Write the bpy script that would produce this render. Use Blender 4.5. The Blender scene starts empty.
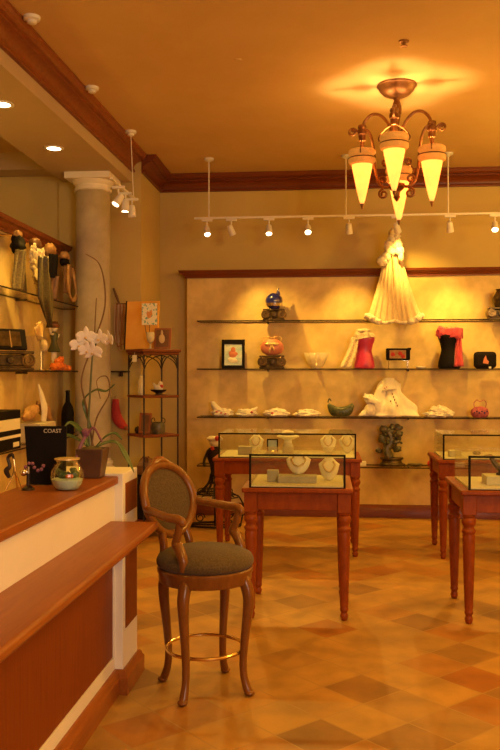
import bpy, bmesh, math, random
from mathutils import Vector, Matrix, noise
PI = math.pi
sin, cos = math.sin, math.cos
S = bpy.context.scene
COL = S.collection
random.seed(7)

# ------------------------------------------------------------------ materials
def nt(name):
    m = bpy.data.materials.new(name); m.use_nodes = True
    t = m.node_tree; t.nodes.clear()
    out = t.nodes.new('ShaderNodeOutputMaterial')
    return m, t, out
def N(t, typ, **kw):
    n = t.nodes.new('ShaderNode' + typ)
    for k, v in kw.items():
        if k in n.inputs.keys() if isinstance(k, str) else False: n.inputs[k].default_value = v
        else: setattr(n, k, v)
    return n
def rgba(c): return (c[0], c[1], c[2], 1)
def ramp(t, stops):
    r = t.nodes.new('ShaderNodeValToRGB')
    e = r.color_ramp.elements
    while len(e) < len(stops): e.new(0.5)
    for i, (p, c) in enumerate(stops): e[i].position = p; e[i].color = rgba(c)
    return r
def mat(name, c, rough=.5, metal=0, c2=None, scale=8, detail=4, stretch=(1,1,1), bump=0, spec=.5, coat=0, sheen=0, lo=.35, hi=.65, emit=None, es=0, sss=0):
    m, t, out = nt(name)
    b = N(t, 'BsdfPrincipled'); t.links.new(b.outputs[0], out.inputs[0])
    b.inputs['Base Color'].default_value = rgba(c); b.inputs['Roughness'].default_value = rough
    b.inputs['Metallic'].default_value = metal; b.inputs['Specular IOR Level'].default_value = spec
    b.inputs['Coat Weight'].default_value = coat; b.inputs['Coat Roughness'].default_value = .15
    b.inputs['Sheen Weight'].default_value = sheen
    if emit: b.inputs['Emission Color'].default_value = rgba(emit); b.inputs['Emission Strength'].default_value = es
    if c2 is not None or bump:
        tc = N(t, 'TexCoord'); mp = N(t, 'Mapping'); mp.inputs['Scale'].default_value = stretch
        t.links.new(tc.outputs['Object'], mp.inputs[0])
        nz = N(t, 'TexNoise'); nz.inputs['Scale'].default_value = scale; nz.inputs['Detail'].default_value = detail
        nz.inputs['Roughness'].default_value = .6
        t.links.new(mp.outputs[0], nz.inputs['Vector'])
        if c2 is not None:
            r = ramp(t, [(lo, c), (hi, c2)]); t.links.new(nz.outputs[0], r.inputs[0]); t.links.new(r.outputs[0], b.inputs['Base Color'])
        if bump:
            bp = N(t, 'Bump'); bp.inputs['Strength'].default_value = bump; bp.inputs['Distance'].default_value = .01
            t.links.new(nz.outputs[0], bp.inputs['Height']); t.links.new(bp.outputs[0], b.inputs['Normal'])
    return m
def glassmat(name, tint=(.97,.98,.95), base=.06, rough=.02, diff=0, dcol=(.8,.8,.7)):
    m, t, out = nt(name)
    tr = N(t, 'BsdfTransparent'); tr.inputs[0].default_value = rgba(tint)
    gl = N(t, 'BsdfGlossy'); gl.inputs['Roughness'].default_value = rough; gl.inputs[0].default_value = (1,1,1,1)
    fr = N(t, 'LayerWeight'); fr.inputs[0].default_value = .25
    ma = N(t, 'Math', operation='MULTIPLY_ADD'); ma.inputs[1].default_value = .3; ma.inputs[2].default_value = base
    t.links.new(fr.outputs['Fresnel'], ma.inputs[0])
    mx = N(t, 'MixShader'); t.links.new(ma.outputs[0], mx.inputs[0]); t.links.new(tr.outputs[0], mx.inputs[1]); t.links.new(gl.outputs[0], mx.inputs[2])
    last = mx
    if diff:
        d = N(t, 'BsdfDiffuse'); d.inputs[0].default_value = rgba(dcol)
        m2 = N(t, 'MixShader'); m2.inputs[0].default_value = diff; t.links.new(mx.outputs[0], m2.inputs[1]); t.links.new(d.outputs[0], m2.inputs[2]); last = m2
    t.links.new(last.outputs[0], out.inputs[0])
    return m
def emitmat(name, c, s):
    m, t, out = nt(name)
    e = N(t, 'Emission'); e.inputs[0].default_value = rgba(c); e.inputs[1].default_value = s
    t.links.new(e.outputs[0], out.inputs[0]); return m

M = {}
M['wall'] = mat('tan_wall_paint', (.56,.42,.15), .85, c2=(.61,.46,.17), scale=1.5, bump=.05)
M['ceil'] = mat('ceiling_paint', (.62,.42,.17), .9, c2=(.66,.45,.19), scale=2, bump=.04)
M['soffit'] = mat('soffit_paint', (.50,.39,.24), .9, c2=(.54,.42,.26), scale=2)
M['cream'] = mat('cream_paint', (.86,.80,.72), .55, c2=(.82,.76,.68), scale=3)
def plaster():
    m, t, out = nt('faux_plaster')
    b = N(t, 'BsdfPrincipled'); t.links.new(b.outputs[0], out.inputs[0]); b.inputs['Roughness'].default_value = .6
    tc = N(t, 'TexCoord')
    a = N(t, 'TexNoise'); a.inputs['Scale'].default_value = 1.6; a.inputs['Detail'].default_value = 6; a.inputs['Roughness'].default_value = .62; a.inputs['Distortion'].default_value = .8
    t.links.new(tc.outputs['Object'], a.inputs['Vector'])
    r = ramp(t, [(.25, (.60,.41,.15)), (.45, (.71,.51,.20)), (.62, (.80,.60,.26)), (.8, (.66,.46,.17))]); t.links.new(a.outputs[0], r.inputs[0])
    f = N(t, 'TexNoise'); f.inputs['Scale'].default_value = 9; f.inputs['Detail'].default_value = 8; t.links.new(tc.outputs['Object'], f.inputs['Vector'])
    r2 = ramp(t, [(.35, (.82,.82,.82)), (.6, (1,1,1))]); t.links.new(f.outputs[0], r2.inputs[0])
    mx = N(t, 'MixRGB', blend_type='MULTIPLY'); mx.inputs[0].default_value = .8
    t.links.new(r.outputs[0], mx.inputs[1]); t.links.new(r2.outputs[0], mx.inputs[2]); t.links.new(mx.outputs[0], b.inputs['Base Color'])
    return m
M['plaster'] = plaster()
def floor_mat():
    m, t, out = nt('slate_tiles')
    b = N(t, 'BsdfPrincipled'); b.inputs['Specular IOR Level'].default_value = .3; t.links.new(b.outputs[0], out.inputs[0])
    tc = N(t, 'TexCoord')
    off = N(t, 'Mapping'); off.inputs['Location'].default_value = (-.378, -4.54, 0); t.links.new(tc.outputs['Object'], off.inputs[0])
    rot = N(t, 'Mapping'); rot.inputs['Rotation'].default_value = (0,0,PI/4+.02); k = 1/.272; rot.inputs['Scale'].default_value = (k,k,k)
    t.links.new(off.outputs[0], rot.inputs[0])
    # mapping applies scale, then rotation: uniform scale so order is irrelevant
    fl = N(t, 'VectorMath', operation='FLOOR'); t.links.new(rot.outputs[0], fl.inputs[0])
    frc = N(t, 'VectorMath', operation='FRACTION'); t.links.new(rot.outputs[0], frc.inputs[0])
    wn = N(t, 'TexWhiteNoise', noise_dimensions='2D'); t.links.new(fl.outputs[0], wn.inputs['Vector'])
    r = ramp(t, [(0, (.25,.115,.026)), (.14, (.30,.145,.033)), (.30, (.38,.20,.045)), (.55, (.42,.225,.052)), (.75, (.41,.20,.040)), (.88, (.37,.155,.026)), (1, (.33,.115,.016))])
    t.links.new(wn.outputs['Value'], r.inputs[0])
    nz = N(t, 'TexNoise'); nz.inputs['Scale'].default_value = 5; nz.inputs['Detail'].default_value = 6; t.links.new(tc.outputs['Object'], nz.inputs['Vector'])
    r2 = ramp(t, [(.3, (.66,.62,.55)), (.65, (1.12,1.10,1.05))]); t.links.new(nz.outputs[0], r2.inputs[0])
    mx = N(t, 'MixRGB', blend_type='MULTIPLY'); mx.inputs[0].default_value = .85
    t.links.new(r.outputs[0], mx.inputs[1]); t.links.new(r2.outputs[0], mx.inputs[2])
    sp = N(t, 'SeparateXYZ'); t.links.new(frc.outputs[0], sp.inputs[0])
    def edge(o):
        s1 = N(t, 'Math', operation='SUBTRACT'); s1.inputs[1].default_value = .5; t.links.new(o, s1.inputs[0])
        ab = N(t, 'Math', operation='ABSOLUTE'); t.links.new(s1.outputs[0], ab.inputs[0]); return ab.outputs[0]
    mxm = N(t, 'Math', operation='MAXIMUM'); t.links.new(edge(sp.outputs[0]), mxm.inputs[0]); t.links.new(edge(sp.outputs[1]), mxm.inputs[1])
    gt = N(t, 'MapRange'); gt.inputs[1].default_value = .482; gt.inputs[2].default_value = .490; t.links.new(mxm.outputs[0], gt.inputs[0])
    m3 = N(t, 'MixRGB'); t.links.new(gt.outputs[0], m3.inputs[0]); t.links.new(mx.outputs[0], m3.inputs[1]); m3.inputs[2].default_value = (.34,.18,.05,1)
    t.links.new(m3.outputs[0], b.inputs['Base Color'])
    rr = N(t, 'MapRange'); rr.inputs[3].default_value = .38; rr.inputs[4].default_value = .58; t.links.new(nz.outputs[0], rr.inputs[0]); t.links.new(rr.outputs[0], b.inputs['Roughness'])
    bp = N(t, 'Bump'); bp.inputs['Strength'].default_value = .12; bp.inputs['Distance'].default_value = .01; t.links.new(nz.outputs[0], bp.inputs['Height']); t.links.new(bp.outputs[0], b.inputs['Normal'])
    return m
M['floor'] = floor_mat()
def wood(name, c1, c2, stretch, rough=.4, coat=.08, scale=6, spec=.3):
    return mat(name, c1, rough, spec=spec, c2=c2, scale=scale, detail=6, stretch=stretch, coat=coat, lo=.3, hi=.7)
M['wood_x'] = wood('cherry_grain_across', (.24,.062,.010), (.33,.098,.018), (.6,8,8))
M['wood_y'] = wood('cherry_grain_along', (.25,.066,.010), (.34,.105,.018), (8,.6,8))
M['wood_z'] = wood('cherry_grain_upright', (.23,.060,.010), (.31,.090,.018), (9,9,.5))
M['crown'] = wood('crown_wood', (.20,.052,.010), (.29,.085,.018), (4,4,4), rough=.4)
M['crown_x'] = wood('dark_red_wood', (.14,.030,.007), (.20,.047,.011), (.5,6,6), rough=.42)
M['veneer'] = wood('veneer_panel', (.19,.040,.004), (.25,.060,.007), (14,14,.6), rough=.5, coat=0, spec=.15)
M['table'] = wood('table_wood', (.21,.040,.005), (.30,.064,.008), (5,5,2), rough=.42, coat=.03, spec=.18)
M['stoolwood'] = wood('walnut_stool_wood', (.165,.056,.009), (.24,.086,.014), (7,7,2), rough=.3, coat=.3)
M['fabric'] = mat('brown_woven_fabric', (.075,.046,.018), .85, spec=.2, c2=(.125,.082,.034), scale=120, detail=2, sheen=.1, bump=.2)
M['brass'] = mat('brass', (.80,.55,.22), .22, 1)
M['bronze'] = mat('aged_bronze', (.05,.032,.014), .36, .7, c2=(.13,.085,.035), scale=14)
M['bronze_light'] = mat('rubbed_bronze', (.14,.085,.032), .32, .75, c2=(.28,.18,.07), scale=14)
M['chandmetal'] = mat('antique_gold_metal', (.15,.055,.014), .42, .55, c2=(.26,.11,.03), scale=12)
M['iron'] = mat('dark_iron', (.035,.022,.014), .45, .5)
M['iron_edge'] = mat('dark_trim', (.012,.008,.005), .6, spec=.1)
M['white'] = mat('white_enamel', (.80,.77,.70), .4)
M['stone'] = mat('column_plaster', (.40,.34,.24), .8, c2=(.54,.47,.36), scale=4, detail=7, bump=.15)
M['glass'] = glassmat('clear_glass', tint=(.985,.985,.96), base=.02)
M['caseglass'] = glassmat('case_glass', tint=(.96,.97,.93), base=.02, diff=.014)
M['acrylic'] = glassmat('acrylic', tint=(.86,.82,.72), base=.05, diff=.1)
M['shelfedge'] = mat('shelf_edge', (.028,.016,.007), .6, spec=.15)
M['linen'] = mat('display_linen', (.66,.60,.42), .9, c2=(.60,.54,.37), scale=60)
M['linen2'] = mat('display_linen_grey', (.44,.40,.29), .9, c2=(.38,.34,.24), scale=60)
M['bust'] = mat('cream_leatherette', (.88,.82,.60), .7)
M['whitecloth'] = mat('white_silk', (.88,.82,.68), .7, c2=(.80,.72,.56), scale=12, sheen=.3)
M['redmark'] = mat('red_print', (.55,.05,.04), .6)
M['capecloth'] = mat('cream_gauze', (.74,.58,.34), .8, c2=(.62,.46,.25), scale=25, stretch=(3,3,.4), sheen=.4)
M['fur'] = mat('cream_fur', (.92,.84,.66), .95, c2=(.78,.66,.46), scale=60, bump=.8, sheen=.5)
M['pink'] = mat('hot_pink_satin', (.62,.03,.13), .35, c2=(.48,.02,.09), scale=9, sheen=.3)
M['pinkscarf'] = mat('coral_pink_chiffon', (.74,.085,.15), .6, c2=(.52,.05,.09), scale=12, sheen=.3)
M['black'] = mat('black_satin', (.007,.005,.005), .6, spec=.12)
M['blackcloth'] = mat('black_cloth', (.010,.007,.006), .85, spec=.2)
M['lace'] = mat('cream_lace', (.82,.70,.48), .9, c2=(.60,.47,.27), scale=70, detail=2, lo=.45, hi=.6)
M['pinkbag'] = mat('salmon_satin', (.72,.27,.17), .45, c2=(.62,.20,.12), scale=10)
M['gold'] = mat('gold_ribbon', (.85,.62,.26), .35, .5)
M['cobalt'] = mat('cobalt_glass', (.006,.008,.10), .08, c2=(.01,.02,.20), scale=6, coat=1)
M['green'] = mat('dark_green_beads', (.03,.045,.02), .35, c2=(.11,.12,.05), scale=45, detail=2)
M['jade'] = mat('dark_jade', (.06,.055,.035), .35, c2=(.16,.14,.07), scale=16)
M['crystal'] = glassmat('cut_glass', tint=(.94,.90,.78), base=.14, rough=.12, diff=.5, dcol=(.92,.82,.6))
M['rose'] = mat('rose_pink', (.55,.13,.17), .7, c2=(.28,.06,.09), scale=40)
M['paint_gold'] = mat('golden_canvas', (.78,.36,.05), .75, c2=(.86,.47,.09), scale=4, detail=6)
M['terra'] = mat('terracotta', (.35,.12,.045), .7)
M['brown'] = mat('brown_leather', (.16,.075,.03), .5, c2=(.24,.11,.045), scale=14)
M['leaf'] = mat('orchid_leaf', (.045,.085,.025), .4, c2=(.09,.14,.04), scale=6)
M['stemgreen'] = mat('stem_green', (.09,.10,.035), .5)
M['twig'] = mat('twig', (.17,.09,.04), .7)
M['petal'] = mat('white_petal', (.88,.80,.72), .6, sss=.2)
M['lip'] = mat('orchid_lip', (.75,.50,.22), .5)
M['potbrown'] = mat('dark_brown_pot', (.085,.040,.020), .45, c2=(.12,.055,.028), scale=8)
M['moss'] = mat('moss', (.10,.085,.03), .95, c2=(.16,.12,.05), scale=30, bump=.6)
M['lilac'] = mat('lilac_ribbon', (.24,.085,.15), .5)
M['sand'] = mat('pale_green_sand', (.60,.78,.62), .9, c2=(.50,.68,.54), scale=60)
M['orange'] = mat('orange_glaze', (.72,.16,.02), .22, coat=.6)
M['olive'] = mat('olive_sequin_scarf', (.10,.075,.028), .55, c2=(.22,.16,.06), scale=80, detail=2)
M['olive_dark'] = mat('dark_sequin_tail', (.035,.025,.012), .5, c2=(.09,.065,.025), scale=80, detail=2)
M['boa'] = mat('cream_feather', (.88,.77,.52), .95, c2=(.70,.55,.30), scale=30, bump=.7, sheen=.4)
M['amber'] = mat('amber_scarf', (.36,.17,.05), .6, c2=(.55,.33,.13), scale=18)
M['picture'] = mat('portrait_print', (.70,.72,.66), .5, c2=(.32,.50,.56), scale=12)
M['skin'] = mat('portrait_red', (.60,.20,.11), .6)
M['cardart'] = mat('mosaic_card', (.86,.82,.66), .6, c2=(.16,.42,.40), scale=34, detail=1, lo=.57, hi=.6)
M['orangeart'] = mat('card_orange', (.75,.32,.10), .6)
M['redglove'] = mat('red_velvet', (.55,.035,.028), .7, sheen=.3)
M['beads_a'] = mat('amber_beads', (.40,.17,.05), .3)
M['beads_b'] = mat('pale_beads', (.66,.50,.28), .3)
M['silver'] = mat('silver', (.75,.70,.62), .2, 1)
M['paper'] = mat('paper_tag', (.85,.78,.62), .8)
M['print'] = mat('title_print', (.6,.54,.42), .6)
M['lamp_hot'] = emitmat('lamp_lens', (1,.72,.42), 14)
M['lamp_dim'] = emitmat('lamp_lens_soft', (1,.60,.25), .5)
M['red_lens'] = mat('dark_red_lens', (.14,.02,.01), .3)
def shade_mat():
    m, t, out = nt('amber_alabaster')
    tc = N(t, 'TexCoord'); nz = N(t, 'TexNoise'); nz.inputs['Scale'].default_value = 9; nz.inputs['Detail'].default_value = 5; t.links.new(tc.outputs['Object'], nz.inputs['Vector'])
    r = ramp(t, [(.3, (.95,.50,.12)), (.7, (1,.66,.24))]); t.links.new(nz.outputs[0], r.inputs[0])
    tr = N(t, 'BsdfTranslucent'); df = N(t, 'BsdfDiffuse'); em = N(t, 'Emission'); em.inputs[1].default_value = .75
    em.inputs[0].default_value = (1,.52,.13,1)
    t.links.new(r.outputs[0], tr.inputs[0]); t.links.new(r.outputs[0], df.inputs[0])
    mx = N(t, 'MixShader'); mx.inputs[0].default_value = .35; t.links.new(tr.outputs[0], mx.inputs[1]); t.links.new(df.outputs[0], mx.inputs[2])
    ad = N(t, 'AddShader'); t.links.new(mx.outputs[0], ad.inputs[0]); t.links.new(em.outputs[0], ad.inputs[1])
    t.links.new(ad.outputs[0], out.inputs[0]); return m
M['shade'] = shade_mat()
M['shade_ring'] = mat('amber_stone_ring', (.48,.20,.04), .6, c2=(.62,.31,.08), scale=22, emit=(1,.40,.05), es=.28)

# ------------------------------------------------------------------ mesh builder
class MB:
    def __init__(s): s.bm = bmesh.new()
    def _faces(s, vs, idx, mi=0):
        out = []
        for f in idx:
            try:
                fc = s.bm.faces.new([vs[i] for i in f]); fc.material_index = mi; out.append(fc)
            except ValueError: pass
        return out
    def box(s, x0, x1, y0, y1, z0, z1, mi=0, mtx=None):
        v = [s.bm.verts.new((mtx @ Vector(p)) if mtx else p) for p in
             [(x0,y0,z0),(x1,y0,z0),(x1,y1,z0),(x0,y1,z0),(x0,y0,z1),(x1,y0,z1),(x1,y1,z1),(x0,y1,z1)]]
        s._faces(v, [(3,2,1,0),(4,5,6,7),(0,1,5,4),(1,2,6,5),(2,3,7,6),(3,0,4,7)], mi); return s
    def slab(s, x0, x1, y0, y1, z0, z1, me=1):      # faces up/down index 0, edge faces index me
        v = [s.bm.verts.new(p) for p in [(x0,y0,z0),(x1,y0,z0),(x1,y1,z0),(x0,y1,z0),(x0,y0,z1),(x1,y0,z1),(x1,y1,z1),(x0,y1,z1)]]
        s._faces(v, [(3,2,1,0),(4,5,6,7)], 0); s._faces(v, [(0,1,5,4),(1,2,6,5),(2,3,7,6),(3,0,4,7)], me); return s
    def lathe(s, prof, c=(0,0,0), seg=28, axis=None, mi=0, sx=1, sy=1, fn=None):
        mt = Matrix.Translation(c)
        if axis is not None: mt = mt @ Vector((0,0,1)).rotation_difference(Vector(axis)).to_matrix().to_4x4()
        rings = []
        for r, z in prof:
            if r < 1e-6: rings.append([s.bm.verts.new(mt @ Vector((0,0,z)))])
            else:
                ring = []
                for k in range(seg):
                    a = 2*PI*k/seg; rr = r*(fn(a, z) if fn else 1)
                    ring.append(s.bm.verts.new(mt @ Vector((rr*cos(a)*sx, rr*sin(a)*sy, z))))
                rings.append(ring)
        for A, B in zip(rings, rings[1:]):
            for k in range(seg):
                k2 = (k+1) % seg
                if len(A) == 1 and len(B) == 1: continue
                if len(A) == 1: f = [A[0], B[k2], B[k]]
                elif len(B) == 1: f = [A[k], A[k2], B[0]]
                else: f = [A[k], A[k2], B[k2], B[k]]
                try: fc = s.bm.faces.new(f); fc.material_index = mi
                except ValueError: pass
        if len(rings[0]) > 1: s._cap(list(reversed(rings[0])), mi)
        if len(rings[-1]) > 1: s._cap(rings[-1], mi)
        return s
    def _cap(s, ring, mi):
        try: f = s.bm.faces.new(ring); f.material_index = mi
        except ValueError: pass
    def shell(s, prof, c=(0,0,0), seg=28, fn=None, sx=1, sy=1):      # open profile, no caps
        rings = [[s.bm.verts.new((c[0]+r*(fn(2*PI*k/seg, z) if fn else 1)*cos(2*PI*k/seg)*sx, c[1]+r*(fn(2*PI*k/seg, z) if fn else 1)*sin(2*PI*k/seg)*sy, c[2]+z)) for k in range(seg)] for r, z in prof]
        for A, B in zip(rings, rings[1:]):
            for k in range(seg): s._faces([A[k], A[(k+1)%seg], B[(k+1)%seg], B[k]], [(0,1,2,3)])
        return s
    def tube(s, pts, r, seg=10, closed=False, mi=0, flat=1, smooth=0):
        P = [Vector(p) for p in pts]
        R = list(r) if isinstance(r, (list, tuple)) else [r]*len(P)
        if smooth:
            P, R = spline(P, R, smooth, closed)
        n = len(P); rings = []; up = None
        for i in range(n):
            a = P[(i-1) % n] if (closed or i > 0) else P[i]; b = P[(i+1) % n] if (closed or i < n-1) else P[i]
            d = (b-a)
            if d.length < 1e-9: d = Vector((0,0,1))
            d.normalize()
            if up is None:
                up = Vector((0,0,1)) if abs(d.z) < .9 else Vector((1,0,0))
            u = (up - d*up.dot(d))
            if u.length < 1e-6: u = d.orthogonal()
            u.normalize(); up = u; w = d.cross(u)
            rings.append([s.bm.verts.new(P[i] + u*(R[i]*cos(2*PI*k/seg)) + w*(R[i]*flat*sin(2*PI*k/seg))) for k in range(seg)])
        rg = range(n) if closed else range(n-1)
        for i in rg:
            A, B = rings[i], rings[(i+1) % n]
            for k in range(seg): s._faces([A[k], A[(k+1)%seg], B[(k+1)%seg], B[k]], [(0,1,2,3)], mi)
        if not closed: s._cap(list(reversed(rings[0])), mi); s._cap(rings[-1], mi)
        return s
    def ball(s, c, r, seg=16, rings=10, mi=0, mtx=None, nz=0, seed=0, freq=3, floor=None):
        if not isinstance(r, (tuple, list)): r = (r, r, r)
        rows = []
        for i in range(rings+1):
            th = PI*i/rings; row = []
            for k in range(seg if 0 < i < rings else 1):
                a = 2*PI*k/seg; d = Vector((sin(th)*cos(a), sin(th)*sin(a), cos(th)))
                q = 1 + (nz*noise.noise(d*freq+Vector((seed*3.7, seed, 0))) + nz*.5*noise.noise(d*freq*2.3+Vector((seed, 9, seed))) if nz else 0)
                p = Vector((d.x*r[0]*q, d.y*r[1]*q, d.z*r[2]*q))
                if mtx: p = mtx @ p
                p = p + Vector(c)
                if floor is not None and p.z < floor: p.z = floor + .0005*(i/rings)
                row.append(s.bm.verts.new(p))
            rows.append(row)
        for A, B in zip(rows, rows[1:]):
            for k in range(seg):
                k2 = (k+1) % seg
                if len(A) == 1: f = [A[0], B[k], B[k2]]
                elif len(B) == 1: f = [A[k], B[0], A[k2]]
                else: f = [A[k], B[k], B[k2], A[k2]]
                s._faces(f, [tuple(range(len(f)))], mi)
        return s
    def sheet(s, fn, nu, nv, mi=0):
        g = [[s.bm.verts.new(fn(i/nu, j/nv)) for j in range(nv+1)] for i in range(nu+1)]
        for i in range(nu):
            for j in range(nv): s._faces([g[i][j], g[i+1][j], g[i+1][j+1], g[i][j+1]], [(0,1,2,3)], mi)
        return s
    def prism(s, poly, h0, h1, mtx=None, mi=0):     # polygon in local xy, extruded z h0..h1
        mt = mtx or Matrix()
        A = [s.bm.verts.new(mt @ Vector((x, y, h0))) for x, y in poly]; B = [s.bm.verts.new(mt @ Vector((x, y, h1))) for x, y in poly]
        n = len(poly)
        s._cap(list(reversed(A)), mi); s._cap(B, mi)
        for k in range(n): s._faces([A[k], A[(k+1)%n], B[(k+1)%n], B[k]], [(0,1,2,3)], mi)
        return s
    def build(s, name, m, parent=None, loc=None, rotz=0, smooth=True, bevel=0, solid=0, sub=0, sharp=35, label=None):
        bmesh.ops.recalc_face_normals(s.bm, faces=s.bm.faces[:])
        me = bpy.data.meshes.new(name); s.bm.to_mesh(me); s.bm.free()
        for k in (m if isinstance(m, (list, tuple)) else [m]): me.materials.append(M[k])
        if smooth:
            me.polygons.foreach_set('use_smooth', [True]*len(me.polygons)); me.set_sharp_from_angle(angle=math.radians(sharp))
        o = bpy.data.objects.new(name, me); COL.objects.link(o)
        if parent: o.parent = parent
        if loc: o.location = loc
        if rotz: o.rotation_euler.z = rotz
        if solid: q = o.modifiers.new('thickness', 'SOLIDIFY'); q.thickness = solid; q.offset = 0
        if sub: q = o.modifiers.new('sub', 'SUBSURF'); q.levels = sub; q.render_levels = sub
        if bevel:
            q = o.modifiers.new('bevel', 'BEVEL'); q.width = bevel; q.segments = 2; q.limit_method = 'ANGLE'; q.angle_limit = math.radians(40)
        if label: o['label'] = label
        return o
def spline(P, R, k, closed=False):
    n = len(P); outp = []; outr = []
    seg = n if closed else n-1
    for i in range(seg):
        p0 = P[(i-1) % n] if (closed or i > 0) else P[i]*2-P[i+1]
        p1 = P[i]; p2 = P[(i+1) % n]
        p3 = P[(i+2) % n] if (closed or i < n-2) else p2*2-p1
        for j in range(k):
            t = j/k
            outp.append(.5*((2*p1)+(p2-p0)*t+(2*p0-5*p1+4*p2-p3)*t*t+(3*p1-p0-3*p2+p3)*t**3))
            outr.append(R[i]*(1-t)+R[(i+1) % n]*t)
    if not closed: outp.append(P[-1]); outr.append(R[-1])
    return outp, outr
def tag(o, label, cat, group=None, kind=None):
    if label: o['label'] = label
    if cat: o['category'] = cat
    if group: o['group'] = group
    if kind: o['kind'] = kind
    return o
def thing(name, label, cat, loc=(0,0,0), rotz=0, group=None):
    o = bpy.data.objects.new(name, None); o.empty_display_size = .1; COL.objects.link(o)
    o.location = loc; o.rotation_euler = (0,0,rotz)
    return tag(o, label, cat, group)
def struct(mb, name, m, label, cat, **kw):
    return tag(mb.build(name, m, **kw), label, cat, None, 'structure')
def spiral(c, r0, r1, a0, turns, n=22, plane='xz'):
    out = []
    for i in range(n+1):
        t = i/n; a = a0+turns*2*PI*t; r = r0+(r1-r0)*t
        if plane == 'xz': out.append((c[0]+r*cos(a), c[1], c[2]+r*sin(a)))
        else: out.append((c[0], c[1]+r*cos(a), c[2]+r*sin(a)))
    return out
def children(o): return [c for c in list(o.children)]
def kids(root): return [o for o in bpy.data.objects if o.parent is root]
def dup(root, loc, rotz=None, label=None):
    r = root.copy(); COL.objects.link(r); r.location = loc
    if rotz is not None: r.rotation_euler.z = rotz
    if label: r['label'] = label
    for ch in kids(root):
        c = ch.copy(); COL.objects.link(c); c.parent = r
        for g in kids(ch):
            d = g.copy(); COL.objects.link(d); d.parent = c
    return r

# ------------------------------------------------------------------ the room
XL, XR, YF, YB, ZC = -4.3, 4.2, -3.2, 9.25, 3.74
struct(MB().box(XL-.1, XR+.1, YF-.1, YB+.1, -.1, 0), 'floor', 'floor', 'mottled tan and brown stone tiles laid diagonally', 'floor', smooth=False)
struct(MB().box(-2.3, XR+.1, YF-.1, YB+.1, ZC, ZC+.1), 'ceiling', 'ceil', 'plain tan painted ceiling above the chandelier', 'ceiling', smooth=False)
struct(MB().box(-1.845, XR+.1, YB, YB+.1, 0, ZC), 'wall_back', 'wall', 'olive tan back wall behind the shelf panel', 'wall', smooth=False)
struct(MB().box(XR, XR+.1, YF, YB, 0, ZC), 'wall_right', 'wall', 'tan side wall on the right of the shop', 'wall', smooth=False)
struct(MB().box(XL-.1, XL, YF, 8.28, 0, ZC), 'wall_left', 'wall', 'tan wall on the far left behind the counter', 'wall', smooth=False)
struct(MB().box(XL-.1, XR+.1, YF-.1, YF, 0, ZC), 'wall_front', 'wall', 'tan wall at the front of the shop', 'wall', smooth=False)
struct(MB().box(XL-.1, -1.845, 8.28, YB+.1, 0, ZC), 'wall_alcove', 'wall', 'olive tan wall behind the column and the small shelf stand', 'wall', smooth=False)
BX = lambda y: -1.937-.021*(8.28-y)
struct(MB().prism([(-2.62, YF), (BX(YF), YF), (BX(8.28), 8.28), (-2.62, 8.28)], 3.46, ZC+.1), 'ceiling_soffit', 'soffit', 'dropped tan soffit with recessed lights over the column', 'ceiling beam', smooth=False)
struct(MB().box(XL-.1, -2.62, 7.98, 8.28, 3.54, ZC+.1), 'ceiling_header', 'soffit', 'pale header beam left of the column top', 'ceiling beam', smooth=False)
struct(MB().box(XL-.1, -2.62, YF, 7.98, 3.71, ZC+.1), 'ceiling_coffer', 'ceil', 'raised tan ceiling over the counter', 'ceiling', smooth=False)
struct(MB().box(-2.67, -2.36, 8.215, 8.28, 0, 3.46), 'wall_pilaster', 'wall', 'shallow tan pilaster behind the column', 'wall', smooth=False)
# crown: profile points (outward, z)
CR = [(0,3.56),(.028,3.56),(.032,3.572),(.028,3.585),(.014,3.59),(.014,3.60),(.022,3.62),(.042,3.645),(.075,3.662),(.095,3.666),(.095,3.682),(.118,3.686),(.136,3.700),(.146,3.722),(.15,3.724),(.15,3.739),(0,3.739)]
def run(mb, prof, path):   # profile offset to path's right-hand normal, mitred
    P = [Vector((x, y, 0)) for x, y in path]; n = len(P); rows = []
    for i in range(n):
        d1 = (P[i]-P[i-1]).normalized() if i else (P[1]-P[0]).normalized()
        d2 = (P[i+1]-P[i]).normalized() if i < n-1 else d1
        n1 = Vector((d1.y, -d1.x, 0)); n2 = Vector((d2.y, -d2.x, 0)); b = (n1+n2)
        b = b.normalized(); b = b/max(.3, b.dot(n1))
        rows.append([mb.bm.verts.new(P[i]+b*o+Vector((0,0,z))) for o, z in prof])
    m = len(prof)
    for A, B in zip(rows, rows[1:]):
        for k in range(m): mb._faces([A[k], A[(k+1)%m], B[(k+1)%m], B[k]], [(0,1,2,3)])
    mb._cap(list(reversed(rows[0])), 0); mb._cap(rows[-1], 0)
    return mb
struct(run(MB(), CR, [(BX(YF+.01)+.001, YF+.01), (BX(8.279)+.001, 8.279)]), 'trim_1', 'crown', 'orange brown wooden crown moulding along the soffit', 'crown moulding', sharp=25)
struct(run(MB(), CR, [(-1.844, 8.29), (-1.844, 9.249), (XR-.01, 9.249)]), 'trim_2', 'crown_x', 'dark red wooden crown moulding along the back wall', 'crown moulding', sharp=25)
BB = [(0,0.001),(.022,.001),(.022,.105),(.016,.115),(.014,.13),(.006,.14),(0,.14)]
struct(run(MB(), BB, [(-1.843, 8.282), (-1.843, 9.248), (-1.53, 9.248)]), 'baseboard_left', 'crown_x', 'dark red baseboard beside the shelf stand', 'baseboard')
struct(run(MB(), BB, [(-1.515, 9.099), (XR-.01, 9.099)]), 'baseboard_back', 'crown_x', 'dark red wooden baseboard under the plaster shelf panel', 'baseboard')
struct(run(MB(), BB, [(XL, 8.279), (-1.85, 8.279)]), 'baseboard_alcove', 'crown_x', 'dark red baseboard behind the column', 'baseboard')

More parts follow.
